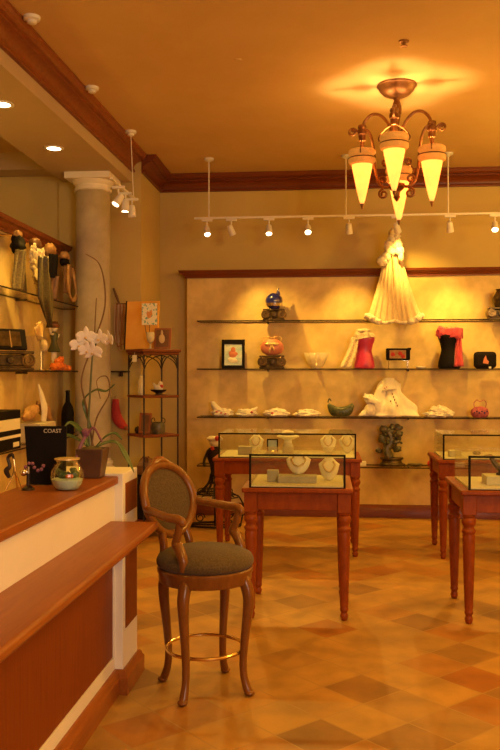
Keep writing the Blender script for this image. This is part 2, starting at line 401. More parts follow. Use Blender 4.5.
# plaster display panel on the back wall
t = thing('shelf_backdrop', 'mottled gold plaster display panel on the back wall with wooden cornice', 'wall panel', (1.3, 9.175, 0))
MB().box(-2.816, 2.85, -.074, .074, 0, 2.585).build('panel_board', 'plaster', t, smooth=False)
mb = MB()
CP = [(0,0),(.02,0),(.02,.015),(.035,.025),(.05,.045),(.075,.055),(.085,.08),(0,.08)]
run(mb, [(o, 2.585+z) for o, z in CP], [(-2.816, .074), (-2.816, -.074), (2.85, -.074)]); mb.build('cornice', 'crown_x', t, sharp=25)
# glass shelves
def shelf(x0, x1, y0, y1, z, label, group, nm='glass_shelf', back='y'):
    t = thing(nm, label, 'glass shelf', ((x0+x1)/2, (y0+y1)/2, z), 0, group)
    hx, hy = (x1-x0)/2, (y1-y0)/2
    MB().slab(-hx, hx, -hy, hy, -.012, 0).build('glass_pane', ['glass', 'shelfedge'], t, smooth=False)
    n = 3 if back == 'y' else 2
    for k in range(n):
        q = -1+2*(k+.5)/n
        m = MB()
        if back == 'y': m.box(q*hx-.008, q*hx+.008, hy-.10, hy+.004, -.030, -.013)
        else: m.box(-hx-.001, -hx+.10, q*hy-.008, q*hy+.008, -.030, -.013)
        m.build('bracket', 'bronze', t)
    return t
SZ = {'top': 2.107, 'second': 1.597, 'third': 1.086, 'low': .570}
shelf(-1.365, 3.1, 8.82, 9.095, SZ['top'], 'highest long glass shelf on the back panel, holding the blue vase', 'glass shelves on the back panel')
shelf(-1.365, 3.1, 8.82, 9.095, SZ['second'], 'second long glass shelf on the back panel, holding framed picture and busts', 'glass shelves on the back panel')
shelf(-1.365, 3.1, 8.82, 9.095, SZ['third'], 'third long glass shelf on the back panel, holding the white scarves', 'glass shelves on the back panel')
shelf(-1.365, 3.1, 8.82, 9.095, SZ['low'], 'lowest long glass shelf on the back panel, behind the jewelry cases', 'glass shelves on the back panel')
# left display partition
t = thing('shelf_partition', 'gold plaster display partition behind the counter with wooden cornice', 'wall panel', (-2.68, 4.6, 0))
MB().box(-.06, .06, -3.6, 3.61, 0, 2.70).build('panel_board', 'plaster', t, smooth=False)
mb = MB(); run(mb, [(o*1.1, 2.70+z*1.35) for o, z in CP], [(.06, -3.6), (.06, 3.61)]); mb.build('cornice', 'crown', t, sharp=25)
LZ = {'a': 2.19, 'b': 1.572, 'c': .965}
shelf(-2.618, -2.36, 3.2, 8.15, LZ['a'], 'upper glass shelf behind the counter, just under the hanging scarves', 'glass shelves behind the counter', back='x')
shelf(-2.618, -2.36, 3.2, 8.15, LZ['b'], 'middle glass shelf behind the counter, holding dancer figurine', 'glass shelves behind the counter', back='x')
shelf(-2.618, -2.36, 3.2, 8.15, LZ['c'], 'lower glass shelf behind the counter, holding striped boxes', 'glass shelves behind the counter', back='x')

# column
t = thing('column', 'round beige plaster column with square capital beside the counter end', 'column', (-2.255, 7.99, 0))
MB().box(-.225, .225, -.225, .225, 0, .55).build('pedestal', 'cream', t, bevel=.008)
MB().box(-.222, .222, -.222, .222, .55, .60).lathe([(.205,.60),(.212,.615),(.205,.64),(.19,.645),(.185,.66),(.195,.675),(.19,.695),(.178,.70),(.172,.73)], seg=40).build('base', 'cream', t)
MB().lathe([(.172,.73),(.172,1.5),(.168,2.4),(.163,3.30)], seg=48).build('shaft', 'stone', t)
MB().lathe([(.163,3.30),(.178,3.305),(.178,3.325),(.165,3.33),(.17,3.36),(.195,3.385),(.205,3.40)], seg=48).box(-.218, .218, -.218, .218, 3.40, 3.459).build('capital', 'cream', t)

# ------------------------------------------------------------------ lights in the ceiling
def downlight(x, y, z, label, lit):
    t = thing('recessed_light', label, 'ceiling light', (x, y, z), 0, 'recessed lights in the soffit')
    MB().shell([(.058,.004),(.085,.004),(.085,-.007),(.06,-.007),(.058,.004)]).build('trim_ring', 'white', t)
    MB().lathe([(0,-.004),(.058,-.004),(.058,-.002),(0,-.002)]).build('lens', 'lamp_hot', t)
downlight(-2.30, 6.952, 3.46, 'round recessed light in the soffit nearer the column', 1)
downlight(-2.291, 5.781, 3.46, 'round recessed light in the soffit at the left edge of view', 1)
for (x, y, w) in ((-1.80, 5.02, 'nearest of three white ceiling rosettes beside the orange crown moulding'), (-1.785, 6.30, 'middle of three white ceiling rosettes beside the orange crown moulding'), (-1.76, 7.476, 'farthest of three white ceiling rosettes beside the orange crown moulding')):
    tag(MB().lathe([(.02,-.045),(.03,-.04),(.03,-.026),(.05,-.02),(.052,0)], seg=24).build('ceiling_rosette', 'white', None, (x, y, ZC)), w, 'ceiling rosette', 'ceiling rosettes')
t = thing('fire_sprinkler', 'small brass sprinkler head in the ceiling above the chandelier', 'sprinkler', (.512, 5.61, ZC))
MB().lathe([(.035,0),(.033,-.006),(.012,-.008),(.01,-.03)]).build('escutcheon', 'chandmetal', t)
MB().lathe([(.008,-.03),(.024,-.032),(.024,-.036),(0,-.038)]).build('deflector', 'chandmetal', t)
tag(MB().lathe([(0,-.006),(.028,-.006),(.03,0)], seg=20).build('ceiling_plate', 'ceil', None, (-.613, 5.846, ZC)), 'small flat round cover plate on the ceiling left of the chandelier', 'cover plate')

# track on three stems
t = thing('light_track', 'long white ceiling hung light track in front of the back wall', 'light track', (.9, 8.5, 3.13))
MB().box(-2.24, 3.0, -.012, .012, -.01, .01).build('rail', 'white', t, bevel=.002)
for x in (-2.09, -.70, .31, 1.9):
    st = MB().tube([(x,0,.01),(x,0,ZC-3.13-.02)], .007, 10).build('stem', 'white', t)
    MB().lathe([(.05,ZC-3.13-.001),(.05,ZC-3.13-.018),(.015,ZC-3.13-.035)], (x,0,0), 20).build('stem_canopy', 'white', st)
def spot(x, y, z, aim, label, lit, watts=0, ang=60, hang=.13, col=(1,.56,.09), grp='track spotlights on the back track', lens=None):
    """spot head hanging under a rail at height z; aim is the lit point"""
    t = thing('track_spotlight', label, 'spotlight', (x, y, z), 0, grp)
    d = (Vector(aim)-Vector((x, y, z-hang))).normalized()
    MB().box(-.055, .055, -.014, .014, -.033, -.0105).build('adapter', 'white', t, bevel=.003)
    MB().tube([(0,0,-.032),(0,0,-.06)], .008).tube([(-.0,0,-.06), tuple(Vector((0,0,-hang))-d*.02)], .006).build('yoke', 'white', t)
    c = Vector((0,0,-hang))
    h = MB().lathe([(.012,-.06),(.026,-.052),(.030,-.03),(.036,.045),(.036,.05),(.031,.05),(.029,.036)], tuple(c), 20, d).build('lamp_housing', 'white', t)
    MB().lathe([(0,.037),(.029,.037),(.029,.0395),(0,.0395)], tuple(c), 20, d).build('lens', lens or ('lamp_hot' if lit else 'white'), h)
    if watts:
        L = bpy.data.lights.new('spot_lamp', 'SPOT'); L.energy = watts; L.color = col; L.spot_size = math.radians(ang); L.spot_blend = .9; L.shadow_soft_size = .025
        o = bpy.data.objects.new('spot_lamp', L); COL.objects.link(o); o.parent = t
        o.location = c+d*.06; o.rotation_euler = d.to_track_quat('-Z', 'Y').to_euler()
WS = 110
for args in [
    (-1.21, (-.8, 7.3, 1.0), 'leftmost lit spotlight hanging from the white back track', 1, 80, 80),
    (-.96, (-.30, 9.1, 1.15), 'second spotlight from the left on the back track, tilted and seen side on', 0, WS*.95, 72),
    (-.576, (-.5, 7.4, .9), 'bright spotlight on the back track, third from the left', 1, 90, 80),
    (-.181, (-.1, 6.6, .9), 'bright spotlight on the back track, fourth from the left', 1, 120, 70),
    (.23, (.3, 9.1, 1.3), 'unlit looking spotlight on the back track just left of the chandelier', 0, WS*.8, 72),
    (.707, (.92, 9.05, 2.5), 'spotlight with red lens hanging above the cream cape', 0, WS*.5, 75),
    (1.228, (1.45, 9.1, 1.2), 'unlit looking spotlight on the back track right of the chandelier', 0, WS*.85, 72),
    (1.666, (1.4, 6.8, .9), 'rightmost lit spotlight on the back track at the edge of view', 1, 120, 80)]:
    x, aim, lab, lit, w, an = args
    spot(x, 8.5, 3.13, aim, lab, lit, w, an, lens='red_lens' if 'red lens' in lab else None)
# short track beside the column
t = thing('light_track', 'short white light track hanging beside the top of the column', 'light track', (-1.735, 7.1, 3.13))
MB().box(-.012, .012, -.42, .42, -.01, .01).build('rail', 'white', t, bevel=.002)
MB().tube([(0,.376,.01),(-.025,.376,ZC-3.13-.03)], .004).build('stem', 'white', t)
spot(-1.735, 6.92, 3.13, (-2.45, 6.2, 1.6), 'nearest lit spotlight on the short track beside the column', 1, 90, 80, grp='track spotlights beside the column')
spot(-1.735, 7.17, 3.13, (-1.80, 7.0, 1.3), 'middle spotlight on the short track beside the column', 1, 0, 60, grp='track spotlights beside the column')
spot(-1.735, 7.42, 3.13, (-1.70, 7.5, 1.0), 'farthest spotlight on the short track beside the column', 0, 0, 60, grp='track spotlights beside the column')

# ------------------------------------------------------------------ chandelier
t = thing('chandelier', 'antique gold scrolled chandelier with four glowing amber cone shades', 'chandelier', (.535, 6.46, ZC), math.radians(-8.6))
Zc = lambda z: z-ZC
MB().lathe([(.150,0),(.152,-.012),(.14,-.02),(.13,-.045),(.10,-.075),(.055,-.095),(.03,-.10),(.022,-.12)], seg=40).build('canopy', 'chandmetal', t)
MB().lathe([(.022,Zc(3.62)),(.03,Zc(3.60)),(.032,Zc(3.585)),(.036,Zc(3.58)),(.038,Zc(3.55)),(.036,Zc(3.52)),(.028,Zc(3.515)),(.03,Zc(3.50)),(.024,Zc(3.48)),(.02,Zc(3.44)),(.018,Zc(3.0)),(.022,Zc(2.985))], seg=20).build('stem', 'chandmetal', t)
mb = MB().lathe([(.012,Zc(3.0)),(.06,Zc(2.985)),(.065,Zc(2.965)),(.05,Zc(2.945)),(.03,Zc(2.93)),(.022,Zc(2.90)),(.026,Zc(2.885)),(.012,Zc(2.865)),(0,Zc(2.85))], seg=24)
mb.build('hub', 'chandmetal', t)
def radial(pts, a, dz=0): return [(r*cos(a)-o*sin(a), r*sin(a)+o*cos(a), Zc(z)+dz) for r, o, z in pts]
for a, dz in ((0, -.006), (PI, 0), (-PI/2, .03), (PI/2, -.09)):
    ar = MB()
    ar.tube(radial([(.018,0,3.30),(.035,0,3.38),(.07,0,3.46),(.13,0,3.52),(.19,0,3.525),(.24,0,3.48),(.262,0,3.42)], a, 0 if dz > -.05 else dz*.6), .012, 8, smooth=6)
    ar.tube(radial([(.255,0,3.42),(.215,0,3.40),(.185,0,3.33),(.17,0,3.22),(.16,0,3.10),(.135,0,3.0),(.09,0,2.965),(.05,0,2.968)], a, 0), .0115, 8, smooth=6)
    # scrolls: outer by the socket, upper by the stem, lower by the hub
    for c0, rr, a0, tn in (((.335,3.40), .034, PI, -1.4), ((.05,3.36), .03, PI, -1.3), ((.105,3.02), .036, -PI/2, 1.4), ((.10,2.915), .038, PI/2, -1.4), ((.085,3.15), .03, PI, -1.3)):
        sp = [(c0[0]+rr*(1-.72*q/20)*cos(a0+tn*2*PI*q/20), 0, c0[1]+rr*(1-.72*q/20)*sin(a0+tn*2*PI*q/20)) for q in range(21)]
        ar.tube(radial(sp, a, dz if c0[0] > .3 else 0), .009, 7)
    ar.build('arm', 'chandmetal', t)
    sk = MB().lathe([(.012,.075),(.03,.07),(.034,.055),(.028,.04),(.036,.03),(.036,.0),(.028,-.01),(.026,-.05),(.018,-.055),(.014,-.10)], (.262*cos(a), .262*sin(a), Zc(3.38)+dz), 18)
    for k in (-1, 1):   # wire harp that holds the shade
        sk.tube(radial([(.262,.02*k,3.33),(.262,.07*k,3.30),(.262,.112*k,3.245),(.262,.108*k,3.215)], a, dz), .005, 6, smooth=5)
        sk.tube([(.262*cos(a)+.1035*cos(2*PI*q/28), .262*sin(a)+.1035*sin(2*PI*q/28), Zc(3.195)+dz) for q in range(28)], .0045, 6, closed=True)
    sk.build('socket', 'chandmetal', t)
    c = (.262*cos(a), .262*sin(a), Zc(3.256)+dz)
    sh = MB().shell([(.078,-.098),(.074,-.13),(.064,-.18),(.044,-.28),(.022,-.375),(.010,-.41),(.001,-.43)], c, 32)
    so = sh.build('shade', 'shade', t, solid=.004)
    MB().shell([(.080,.0),(.092,.002),(.101,-.006),(.103,-.022),(.096,-.038),(.085,-.046),(.092,-.054),(.102,-.066),(.103,-.084),(.095,-.100),(.080,-.108)], c, 36).build('shade_ring', 'shade_ring', so, solid=.006)
    MB().lathe([(.012,-.40),(.014,-.415),(.006,-.44),(0,-.452)], c, 14).build('shade_tip', 'chandmetal', so)
    for (zz, e, rad) in ((-.03, 4.5, .03), (-.16, 20, .03)):
        L = bpy.data.lights.new('bulb', 'POINT'); L.energy = e; L.color = (1,.50,.10) if e < 10 else (1,.66,.28); L.shadow_soft_size = rad
        o = bpy.data.objects.new('bulb', L); COL.objects.link(o); o.parent = t; o.location = (c[0], c[1], c[2]+zz)

# ------------------------------------------------------------------ reception counter
CT = 1.052
t = thing('reception_counter', 'wood and cream reception counter with stepped ledge and corner post', 'counter', (-1.1, 4.0, 0), -.016)
X0 = lambda x: x+1.1
Y0 = lambda y: y-4.0
MB().box(X0(-1.32), X0(-1.045), Y0(.4), Y0(4.0), .0, 1.011).build('body', 'cream', t, bevel=.003)
MB().box(X0(-1.34), X0(-1.0), Y0(.38), Y0(3.995), 1.012, CT).build('counter_top', 'wood_y', t, bevel=.008)
MB().box(X0(-1.0445), X0(-1.02), Y0(.4), Y0(4.0), .81, 1.011).build('upper_band', 'cream', t, bevel=.002)
fr = MB()
fr.box(X0(-1.0445), X0(-1.02), Y0(.4), Y0(4.0), .0, .175)
for yy in (.4, 2.2, 3.985): fr.box(X0(-1.0445), X0(-1.02), Y0(yy), Y0(yy+.02), .175, .795)
fr.build('face_frame', 'cream', t, bevel=.002)
for (y0, y1) in ((.42, 2.2), (2.22, 3.985)):
    MB().box(X0(-1.044), X0(-1.027), Y0(y0), Y0(y1), .176, .795).build('front_panel', 'veneer', t)
MB().box(X0(-1.03), X0(-.79), Y0(.4), Y0(3.935), .808, .845).build('ledge', 'wood_y', t, bevel=.012)
po = MB().box(X0(-1.36), X0(-.98), Y0(4.0), Y0(4.29), 0, 1.062).build('corner_post', 'cream', t, bevel=.004)
for (z0, z1) in ((.30, .79), (.86, 1.01)):
    MB().box(X0(-.985), X0(-.976), Y0(4.045), Y0(4.27), z0, z1).build('inset_panel', 'veneer', po, bevel=.002)
PB = [(0,.001),(.03,.001),(.03,.08),(.022,.09),(.018,.105),(.008,.115),(0,.115)]
run(MB(), PB, [(X0(-1.02), Y0(4.29+.0)), (X0(-1.02), Y0(.4))][::-1] if False else [(X0(-1.0195), Y0(.4)), (X0(-1.0195), Y0(3.999)), (X0(-.979), Y0(3.999)), (X0(-.979), Y0(4.291)), (X0(-1.36), Y0(4.291))]).build('base_moulding', 'crown_x', t) if False else None
mb = MB()
# path goes with the right-hand normal pointing to the room (+x): walk towards +y, right normal = +x
run(mb, PB, [(X0(-1.0195), Y0(.4)), (X0(-1.0195), Y0(3.999)), (X0(-.979), Y0(3.999)), (X0(-.979), Y0(4.2905)), (X0(-1.36), Y0(4.2905))])
mb.build('base_moulding', 'wood_y', t)

# ------------------------------------------------------------------ jewelry tables and glass cases
def turned_leg(x, y):
    m = MB().box(x-.041, x+.041, y-.041, y+.041, .675, .80)
    m.lathe([(.0,.0),(.018,.0),(.022,.012),(.026,.03),(.021,.042),(.019,.05),(.026,.062),(.027,.072),(.024,.08),(.026,.10),(.033,.30),(.038,.50),(.039,.545),(.036,.555),(.043,.568),(.043,.578),(.034,.588),(.032,.60),(.042,.618),(.045,.635),(.040,.65),(.033,.658),(.04,.665),(.041,.675)], (x, y, 0), 20)
    return m
def jewel_table(x0, x1, y0, y1, label):
    """x0..x1, y0..y1 are the leg centres"""
    cx, cy = (x0+x1)/2, (y0+y1)/2; hx, hy = (x1-x0)/2, (y1-y0)/2
    t = thing('display_table', label, 'table', (cx, cy, 0), 0, 'jewelry display tables')
    MB().box(-hx-.055, hx+.055, -hy-.065, hy+.065, .80, .83).build('tabletop', 'table', t, bevel=.008)
    ap = MB()
    ap.box(-hx+.041, hx-.041, -hy-.028, -hy-.008, .69, .80).box(-hx+.041, hx-.041, hy+.008, hy+.028, .69, .80)
    ap.box(-hx-.028, -hx-.008, -hy+.041, hy-.041, .69, .80).box(hx+.008, hx+.028, -hy+.041, hy-.041, .69, .80)
    ap.build('apron', 'table', t, bevel=.003)
    for sx in (-1, 1):
        for sy in (-1, 1): turned_leg(sx*hx, sy*hy).build('leg', 'table', t, bevel=.004, sharp=50)
    return cx, cy, hx, hy
def glass_case(cx, cy, hx, hy, label):
    t = thing('glass_case', label, 'display case', (cx, cy, .83), 0, 'glass jewelry cases')
    H = .207
    MB().box(-hx, hx, -hy, hy, 0, .012).build('case_floor', 'linen', t)
    for (a, b, c, d, n) in ((-hx, hx, -hy, -hy+.005, 1), (-hx, hx, hy-.005, hy, 1), (-hx, -hx+.005, -hy+.005, hy-.005, 1), (hx-.005, hx, -hy+.005, hy-.005, 1)):
        MB().box(a, b, c, d, .012, H-.006).build('glass_side', 'caseglass', t, smooth=False)
    MB().box(-hx, hx, -hy, hy, H-.006, H).build('glass_top', 'caseglass', t, smooth=False)
    e = .0065; f = MB()
    for sx in (-1, 1):
        f.box(sx*hx-e, sx*hx+e, -hy-e, -hy+e, .0, H+.003)
    f.box(-hx-e, hx+e, -hy-e, -hy+e, H-.008, H+.004)
    f.box(-hx-e*.5, hx+e*.5, -hy-e*.6, -hy+e*.6, .0, .006)
    f.build('edge_trim', 'iron_edge', t)
T = {}
for key, a, lab in (('front', (-.473, .113, 5.30, 5.88), 'square cherry display table in front, right behind the bar stool'),
                    ('back', (-.905, .245, 7.13, 7.70), 'wide cherry display table in the second row, left side'),
                    ('fright', (.88, 1.466, 5.30, 5.89), 'cherry display table in front at the right edge of view'),
                    ('bright', (.975, 2.1, 7.13, 7.70), 'cherry display table in the second row, right side')):
    T[key] = jewel_table(*a, lab)
glass_case(T['front'][0], 5.56, .295, .30, 'glass jewelry case on the front table, with two busts inside')
glass_case(T['back'][0], 7.40, .575, .31, 'wide glass jewelry case on the second row left table')
glass_case(T['fright'][0], 5.56, .295, .30, 'glass jewelry case on the front table at the right edge')
glass_case(T['bright'][0], 7.40, .565, .31, 'glass jewelry case on the second row right table')
F0 = .8425
def block(x, y, z, sx, sy, sz, m, label, nm='display_block', rot=0, grp='linen display blocks'):
    o = MB().box(-sx/2, sx/2, -sy/2, sy/2, 0, sz).build(nm, m, None, (x, y, z), rot, bevel=.003)
    return tag(o, label, 'display block', grp)
def bust(x, y, z, w, h, label, lean=.35, beads=True, style=0, bl='silver', rot=0, blabel=None):
    """upright shield shaped necklace display on a back stand"""
    t = thing('necklace_bust', label, 'necklace display', (x, y, z), rot, 'necklace display busts')
    def pt(u, v):   # u -1..1 across, v 0..1 upward
        wid = w/2*(math.sqrt(max(0, 1-(1-v)**2.2))*.95 if v < .72 else (.95-.62*((v-.72)/.28)**.8))
        bul = .035*(1-u*u)*(.4+.6*sin(PI*min(1, v*1.1)))
        return Vector((u*wid, -bul + v*h*lean*.9, v*h*cos(lean*.9)+.002))
    MB().sheet(lambda u, v: pt(u*2-1, .02+v*.98), 14, 14).build('torso_board', 'bust', t, solid=.006)
    MB().box(-w*.12, w*.12, h*lean*.5, h*lean*.5+.05, 0, h*.42).build('back_stand', 'bust', t)
    if beads:
        m = MB(); pts = []
        for k in range(25):
            a = PI*k/24; u = cos(a)*.62; v = .86-.45*sin(a)
            p = pt(u, v); p.y -= .010; pts.append(p)
        m.tube(pts, .0065, 8)
        o = m.build('necklace', bl, None, (x, y, z), rot); tag(o, blabel or 'necklace on the '+label, 'necklace', 'necklaces in the glass cases')
def collar(x, y, z, r, label):
    t = thing('collar_stand', label, 'necklace display', (x, y, z), 0, 'collar necklace stands')
    MB().lathe([(.35*r,0),(.36*r,.004),(.32*r,.02),(.38*r,.03),(r,.055),(r*.98,.062),(.6*r,.075),(.5*r,.10),(.46*r,.105)], seg=28).build('collar', 'bust', t)
    MB().tube([(r*.72*cos(2*PI*q/28), r*.72*sin(2*PI*q/28), .076) for q in range(28)], .004, 6, closed=True).build('chain', 'silver', t)
# front case
block(-.345, 5.48, F0, .075, .06, .075, 'linen2', 'small linen cube in the front glass case, left of the busts')
block(-.185, 5.46, F0, .25, .12, .045, 'linen2', 'long low linen riser under the larger bust in the front glass case')
bust(-.18, 5.49, F0+.046, .17, .135, 'larger cream necklace bust on the riser in the front glass case', bl='silver', blabel='silver necklace on the larger bust of the front glass case')
bust(.02, 5.55, F0, .145, .15, 'cream necklace bust standing right in the front glass case', bl='beads_b', blabel='thin pale necklace on the right bust of the front glass case')
tag(MB().box(-.07, .07, -.10, .10, 0, .006).build('display_pad', 'linen2', None, (-.29, 5.62, F0), .1, bevel=.002), 'flat grey linen pad behind the cube in the front case', 'display pad')
# back case (left)
block(-.70, 7.28, F0, .12, .09, .07, 'linen2', 'linen block at the left end of the wide glass case')
bust(-.62, 7.45, F0, .14, .16, 'leftmost cream necklace bust in the wide glass case', bl='beads_b', blabel='pale necklace on the leftmost bust of the wide case')
bust(.02, 7.45, F0, .15, .165, 'second from right cream necklace bust in the wide glass case', bl='beads_b', blabel='pale necklace on the second from right bust of the wide case')
bust(.185, 7.45, F0, .15, .165, 'rightmost cream necklace bust in the wide glass case', bl='beads_b', blabel='pale necklace on the rightmost bust of the wide case')
tag(MB().lathe([(0,0),(.05,0),(.05,.05),(.035,.09)], seg=20).build('round_pedestal', 'linen', None, (-.335, 7.42, F0)), 'round linen pedestal under the collar stand in the wide case', 'display block')
collar(-.335, 7.42, F0+.0905, .10, 'cream collar stand on a round pedestal in the wide glass case')
t = thing('photo_frame', 'tiny framed picture standing in the wide glass case', 'picture', (-.475, 7.48, F0))
MB().box(-.05, .05, -.006, .006, 0, .12).build('frame', 'black', t)
MB().box(-.038, .038, -.0085, -.0062, .012, .108).build('picture', 'picture', t)
t = thing('collar_tray', 'cream bangle tray before the tiny picture in the wide case', 'jewelry tray', (-.47, 7.30, F0))
MB().box(-.07, .07, -.05, .05, 0, .02).build('tray', 'linen', t, bevel=.003)
MB().tube([(.05*cos(2*PI*q/24), .03*sin(2*PI*q/24), .024) for q in range(24)], .004, 6, closed=True).build('bangle', 'gold', t)
# right back case
block(1.09, 7.28, F0, .10, .10, .05, 'linen', 'pale linen block at the left end of the right back case')
block(1.62, 7.40, F0, .16, .12, .06, 'linen', 'pale linen riser in the middle of the right back case')
collar(1.62, 7.40, F0+.061, .085, 'cream collar stand on the riser in the right back case')
tag(MB().lathe([(.02,0),(.034,.006),(.036,.02),(.028,.03)], seg=18).build('bangle', 'black', None, (1.30, 7.42, F0)), 'small dark bangle on the floor of the right back case', 'bangle')
# right front case
block(1.115, 5.50, F0, .21, .17, .055, 'linen', 'square linen riser in the right front case')
t = thing('animal_figurine', 'dark silver curled figurine on the linen riser in the right front case', 'figurine', (1.11, 5.50, F0+.0555))
mb = MB().tube([(-.085,0,.115),(-.06,0,.12),(-.045,0,.09),(-.02,0,.06),(.015,0,.032),(.05,0,.022)], [.010,.016,.015,.019,.026,.012], 10, smooth=6)
mb.ball((-.085,0,.118), (.018,.014,.013)).build('body', 'bronze', t)
MB().lathe([(.0,0),(.045,0),(.046,.012),(.03,.018),(0,.02)], (.02,0,0)).build('base', 'black', t)
MB().tube([(-.02,0,.07),(.03,0,.075),(.06,0,.05),(.075,0,.07)], [.006,.007,.005,.003], 8, smooth=5).build('tail', 'silver', t)

# ------------------------------------------------------------------ bar stool
t = thing('bar_stool', 'walnut bar stool with oval brown fabric back, arms and brass footring', 'bar stool', (-.592, 4.095, 0), math.radians(-33))
for wa in (-108, -18, 72, 162):
    a = math.radians(wa+33)
    P = [(.195,.565),(.215,.54),(.232,.48),(.228,.40),(.214,.28),(.204,.17),(.208,.09),(.226,.03),(.240,.0105)]
    R = [.030,.031,.029,.025,.021,.0185,.018,.021,.019]
    m = MB().tube([(r*cos(a), r*sin(a), z) for r, z in P], R, 12, smooth=5)
    m.ball((.237*cos(a), .237*sin(a), .014), (.026,.026,.014), 14, 8)
    m.build('leg', 'stoolwood', t, sharp=60)
MB().lathe([(.19,.535),(.222,.535),(.228,.545),(.23,.575),(.236,.585),(.236,.60),(.23,.606),(.19,.606)], seg=48).build('seat_rail', 'stoolwood', t)
MB().lathe([(.20,.606),(.226,.607),(.238,.622),(.239,.640),(.230,.660),(.195,.680),(.14,.693),(.07,.700),(0,.702)], seg=48).build('seat_cushion', 'fabric', t, sharp=70)
MB().tube([(.19*cos(2*PI*q/48), .19*sin(2*PI*q/48), .205) for q in range(48)], .0085, 10, closed=True).build('footring', 'brass', t)
# back: local frame, facing +x; oval in a plane tilted back
lean = math.radians(16)
def bk(u, w, d=0):   # u sideways, w up the back plane from the seat, d forward
    return Vector((-.178-w*sin(lean)+d*cos(lean)-.06*0-.10*(u/.23)**2*-1*.35, u, .62+w*cos(lean)+d*sin(lean)))
OW, OH, OC = .172, .178, .297
pts = [bk(OW*sin(2*PI*q/56)*(1+.06*cos(2*PI*q/56)), OC+OH*cos(2*PI*q/56)) for q in range(56)]
m = MB().tube(pts, .0235, 12, closed=True, flat=.9)
m.tube([bk(-.075, OC+OH*.93), bk(-.04, OC+OH+.012), bk(0, OC+OH+.024), bk(.04, OC+OH+.012), bk(.075, OC+OH*.93)], [.012,.02,.025,.02,.012], 10, smooth=5)
m.build('back_frame', 'stoolwood', t, sharp=60)
def pad(sgn):
    def f(u, v):
        a = 2*PI*u; r = v
        p = bk(OW*.93*r*sin(a)*(1+.06*cos(a)*r), OC+OH*.93*r*cos(a), sgn*.028*(1-r**2.5))
        return p
    return f
MB().sheet(pad(1), 40, 8).sheet(pad(-1), 40, 8).build('back_cushion', 'fabric', t, sharp=80)
for s in (-1, 1):
    MB().tube([bk(s*.085, OC-OH*.86), bk(s*.095, .06), Vector((-.195, s*.10, .60)), Vector((-.185, s*.10, .56))], [.022,.02,.023,.024], 10, smooth=6).build('back_post', 'stoolwood', t, sharp=60)
    p0 = bk(s*(OW+.004), OC-.025)
    MB().tube([p0, p0+Vector((.06, s*.022, -.004)), Vector((-.055, s*.222, p0.z-.016)), Vector((.015, s*.224, p0.z-.018)), Vector((.046, s*.220, p0.z-.030)), Vector((.050, s*.216, p0.z-.05))], [.018,.020,.021,.023,.023,.014], 12, smooth=6, flat=.9).build('armrest', 'stoolwood', t, sharp=60)
    MB().tube([Vector((.035, s*.220, p0.z-.030)), Vector((.020, s*.216, p0.z-.09)), Vector((.0, s*.212, p0.z-.14)), Vector((.020, s*.213, .73)), Vector((.052, s*.216, .67)), Vector((.055, s*.213, .62))], [.018,.019,.021,.025,.025,.02], 12, smooth=6).build('arm_support', 'stoolwood', t, sharp=60)

# ------------------------------------------------------------------ small shelf stand in the corner and what is on it
EC = (-1.66, 7.98)
ang = math.radians(-98)       # direction of the front leg
t = thing('etagere', 'narrow iron shelf stand with dark wooden shelves in the corner', 'shelf stand', (EC[0], EC[1], 0), ang+PI/2)
# local frame: front corner at -y, right +x, back +y, left -x
rv = .25
V = [(0,-rv), (rv,0), (0,rv), (-rv,0)]
def dia(k): return [(x*k, y*k) for x, y in V]
for x, y in V: MB().tube([(x,y,0),(x,y,1.722)], .0085, 8).ball((x,y,.012), .014, 10, 6).build('leg', 'iron', t)
MB().prism(dia(1.14), 1.747, 1.777).prism(dia(1.06), 1.722, 1.747).build('top', 'crown_x', t, bevel=.006)
for z in (1.340, .967, .15): MB().prism(dia(1.06), z-.025, z).build('shelf', 'crown_x', t, bevel=.004)
ar = MB()
for i in range(4):
    A = Vector((*V[i], 1.58)); B = Vector((*V[(i+1)%4], 1.58)); mid = (A+B)/2
    for (P, Q) in ((A, B), (B, A)):
        up = Vector((0,0,1))
        ar.tube([P, P+(Q-P)*.10+up*.07, P+(Q-P)*.28+up*.115, P+(Q-P)*.5+up*.138], .0055, 6, smooth=6)
        ar.tube([P+up*.0, P-(Q-P)*0+(Q-P)*.05+up*.10, P+(Q-P)*.22+up*.138], .004, 6, smooth=6)
ar.build('arch_tracery', 'iron', t)
ER = Matrix.Rotation(ang+PI/2, 4, 'Z')
def on_e(px, py): return (EC[0]+px, EC[1]+py)
# canvas leaning, glass with card, book, tag
t = thing('canvas_panel', 'golden orange canvas leaning at the back of the shelf stand top', 'painting', (-1.785, 8.03, 1.7775), math.radians(-8))
mt = Matrix.Rotation(math.radians(-7), 4, 'X')
MB().box(-.165, .165, -.012, .012, .0015, .475, mtx=mt).build('canvas', 'paint_gold', t, bevel=.002)
MB().box(-.178, -.166, -.016, .016, .0015, .48, mtx=mt).build('dark_edge', 'iron', t)
t = thing('drinking_glass', 'clear stemmed glass holding the mosaic card on the shelf stand', 'glass', (-1.665, 7.88, 1.7775))
MB().lathe([(0,0),(.034,0),(.034,.004),(.008,.01),(.006,.05),(.012,.056)], seg=20).build('foot', 'crystal', t)
MB().shell([(.012,.056),(.03,.075),(.038,.11),(.036,.16)], seg=24).build('bowl', 'crystal', t, solid=.002)
t = thing('art_card', 'white mosaic patterned card with blue green motifs above the glass', 'card', (-1.672, 7.87, 1.852), math.radians(-6))
MB().box(-.075, .075, -.003, .003, .155, .36).build('card_face', 'cardart', t)
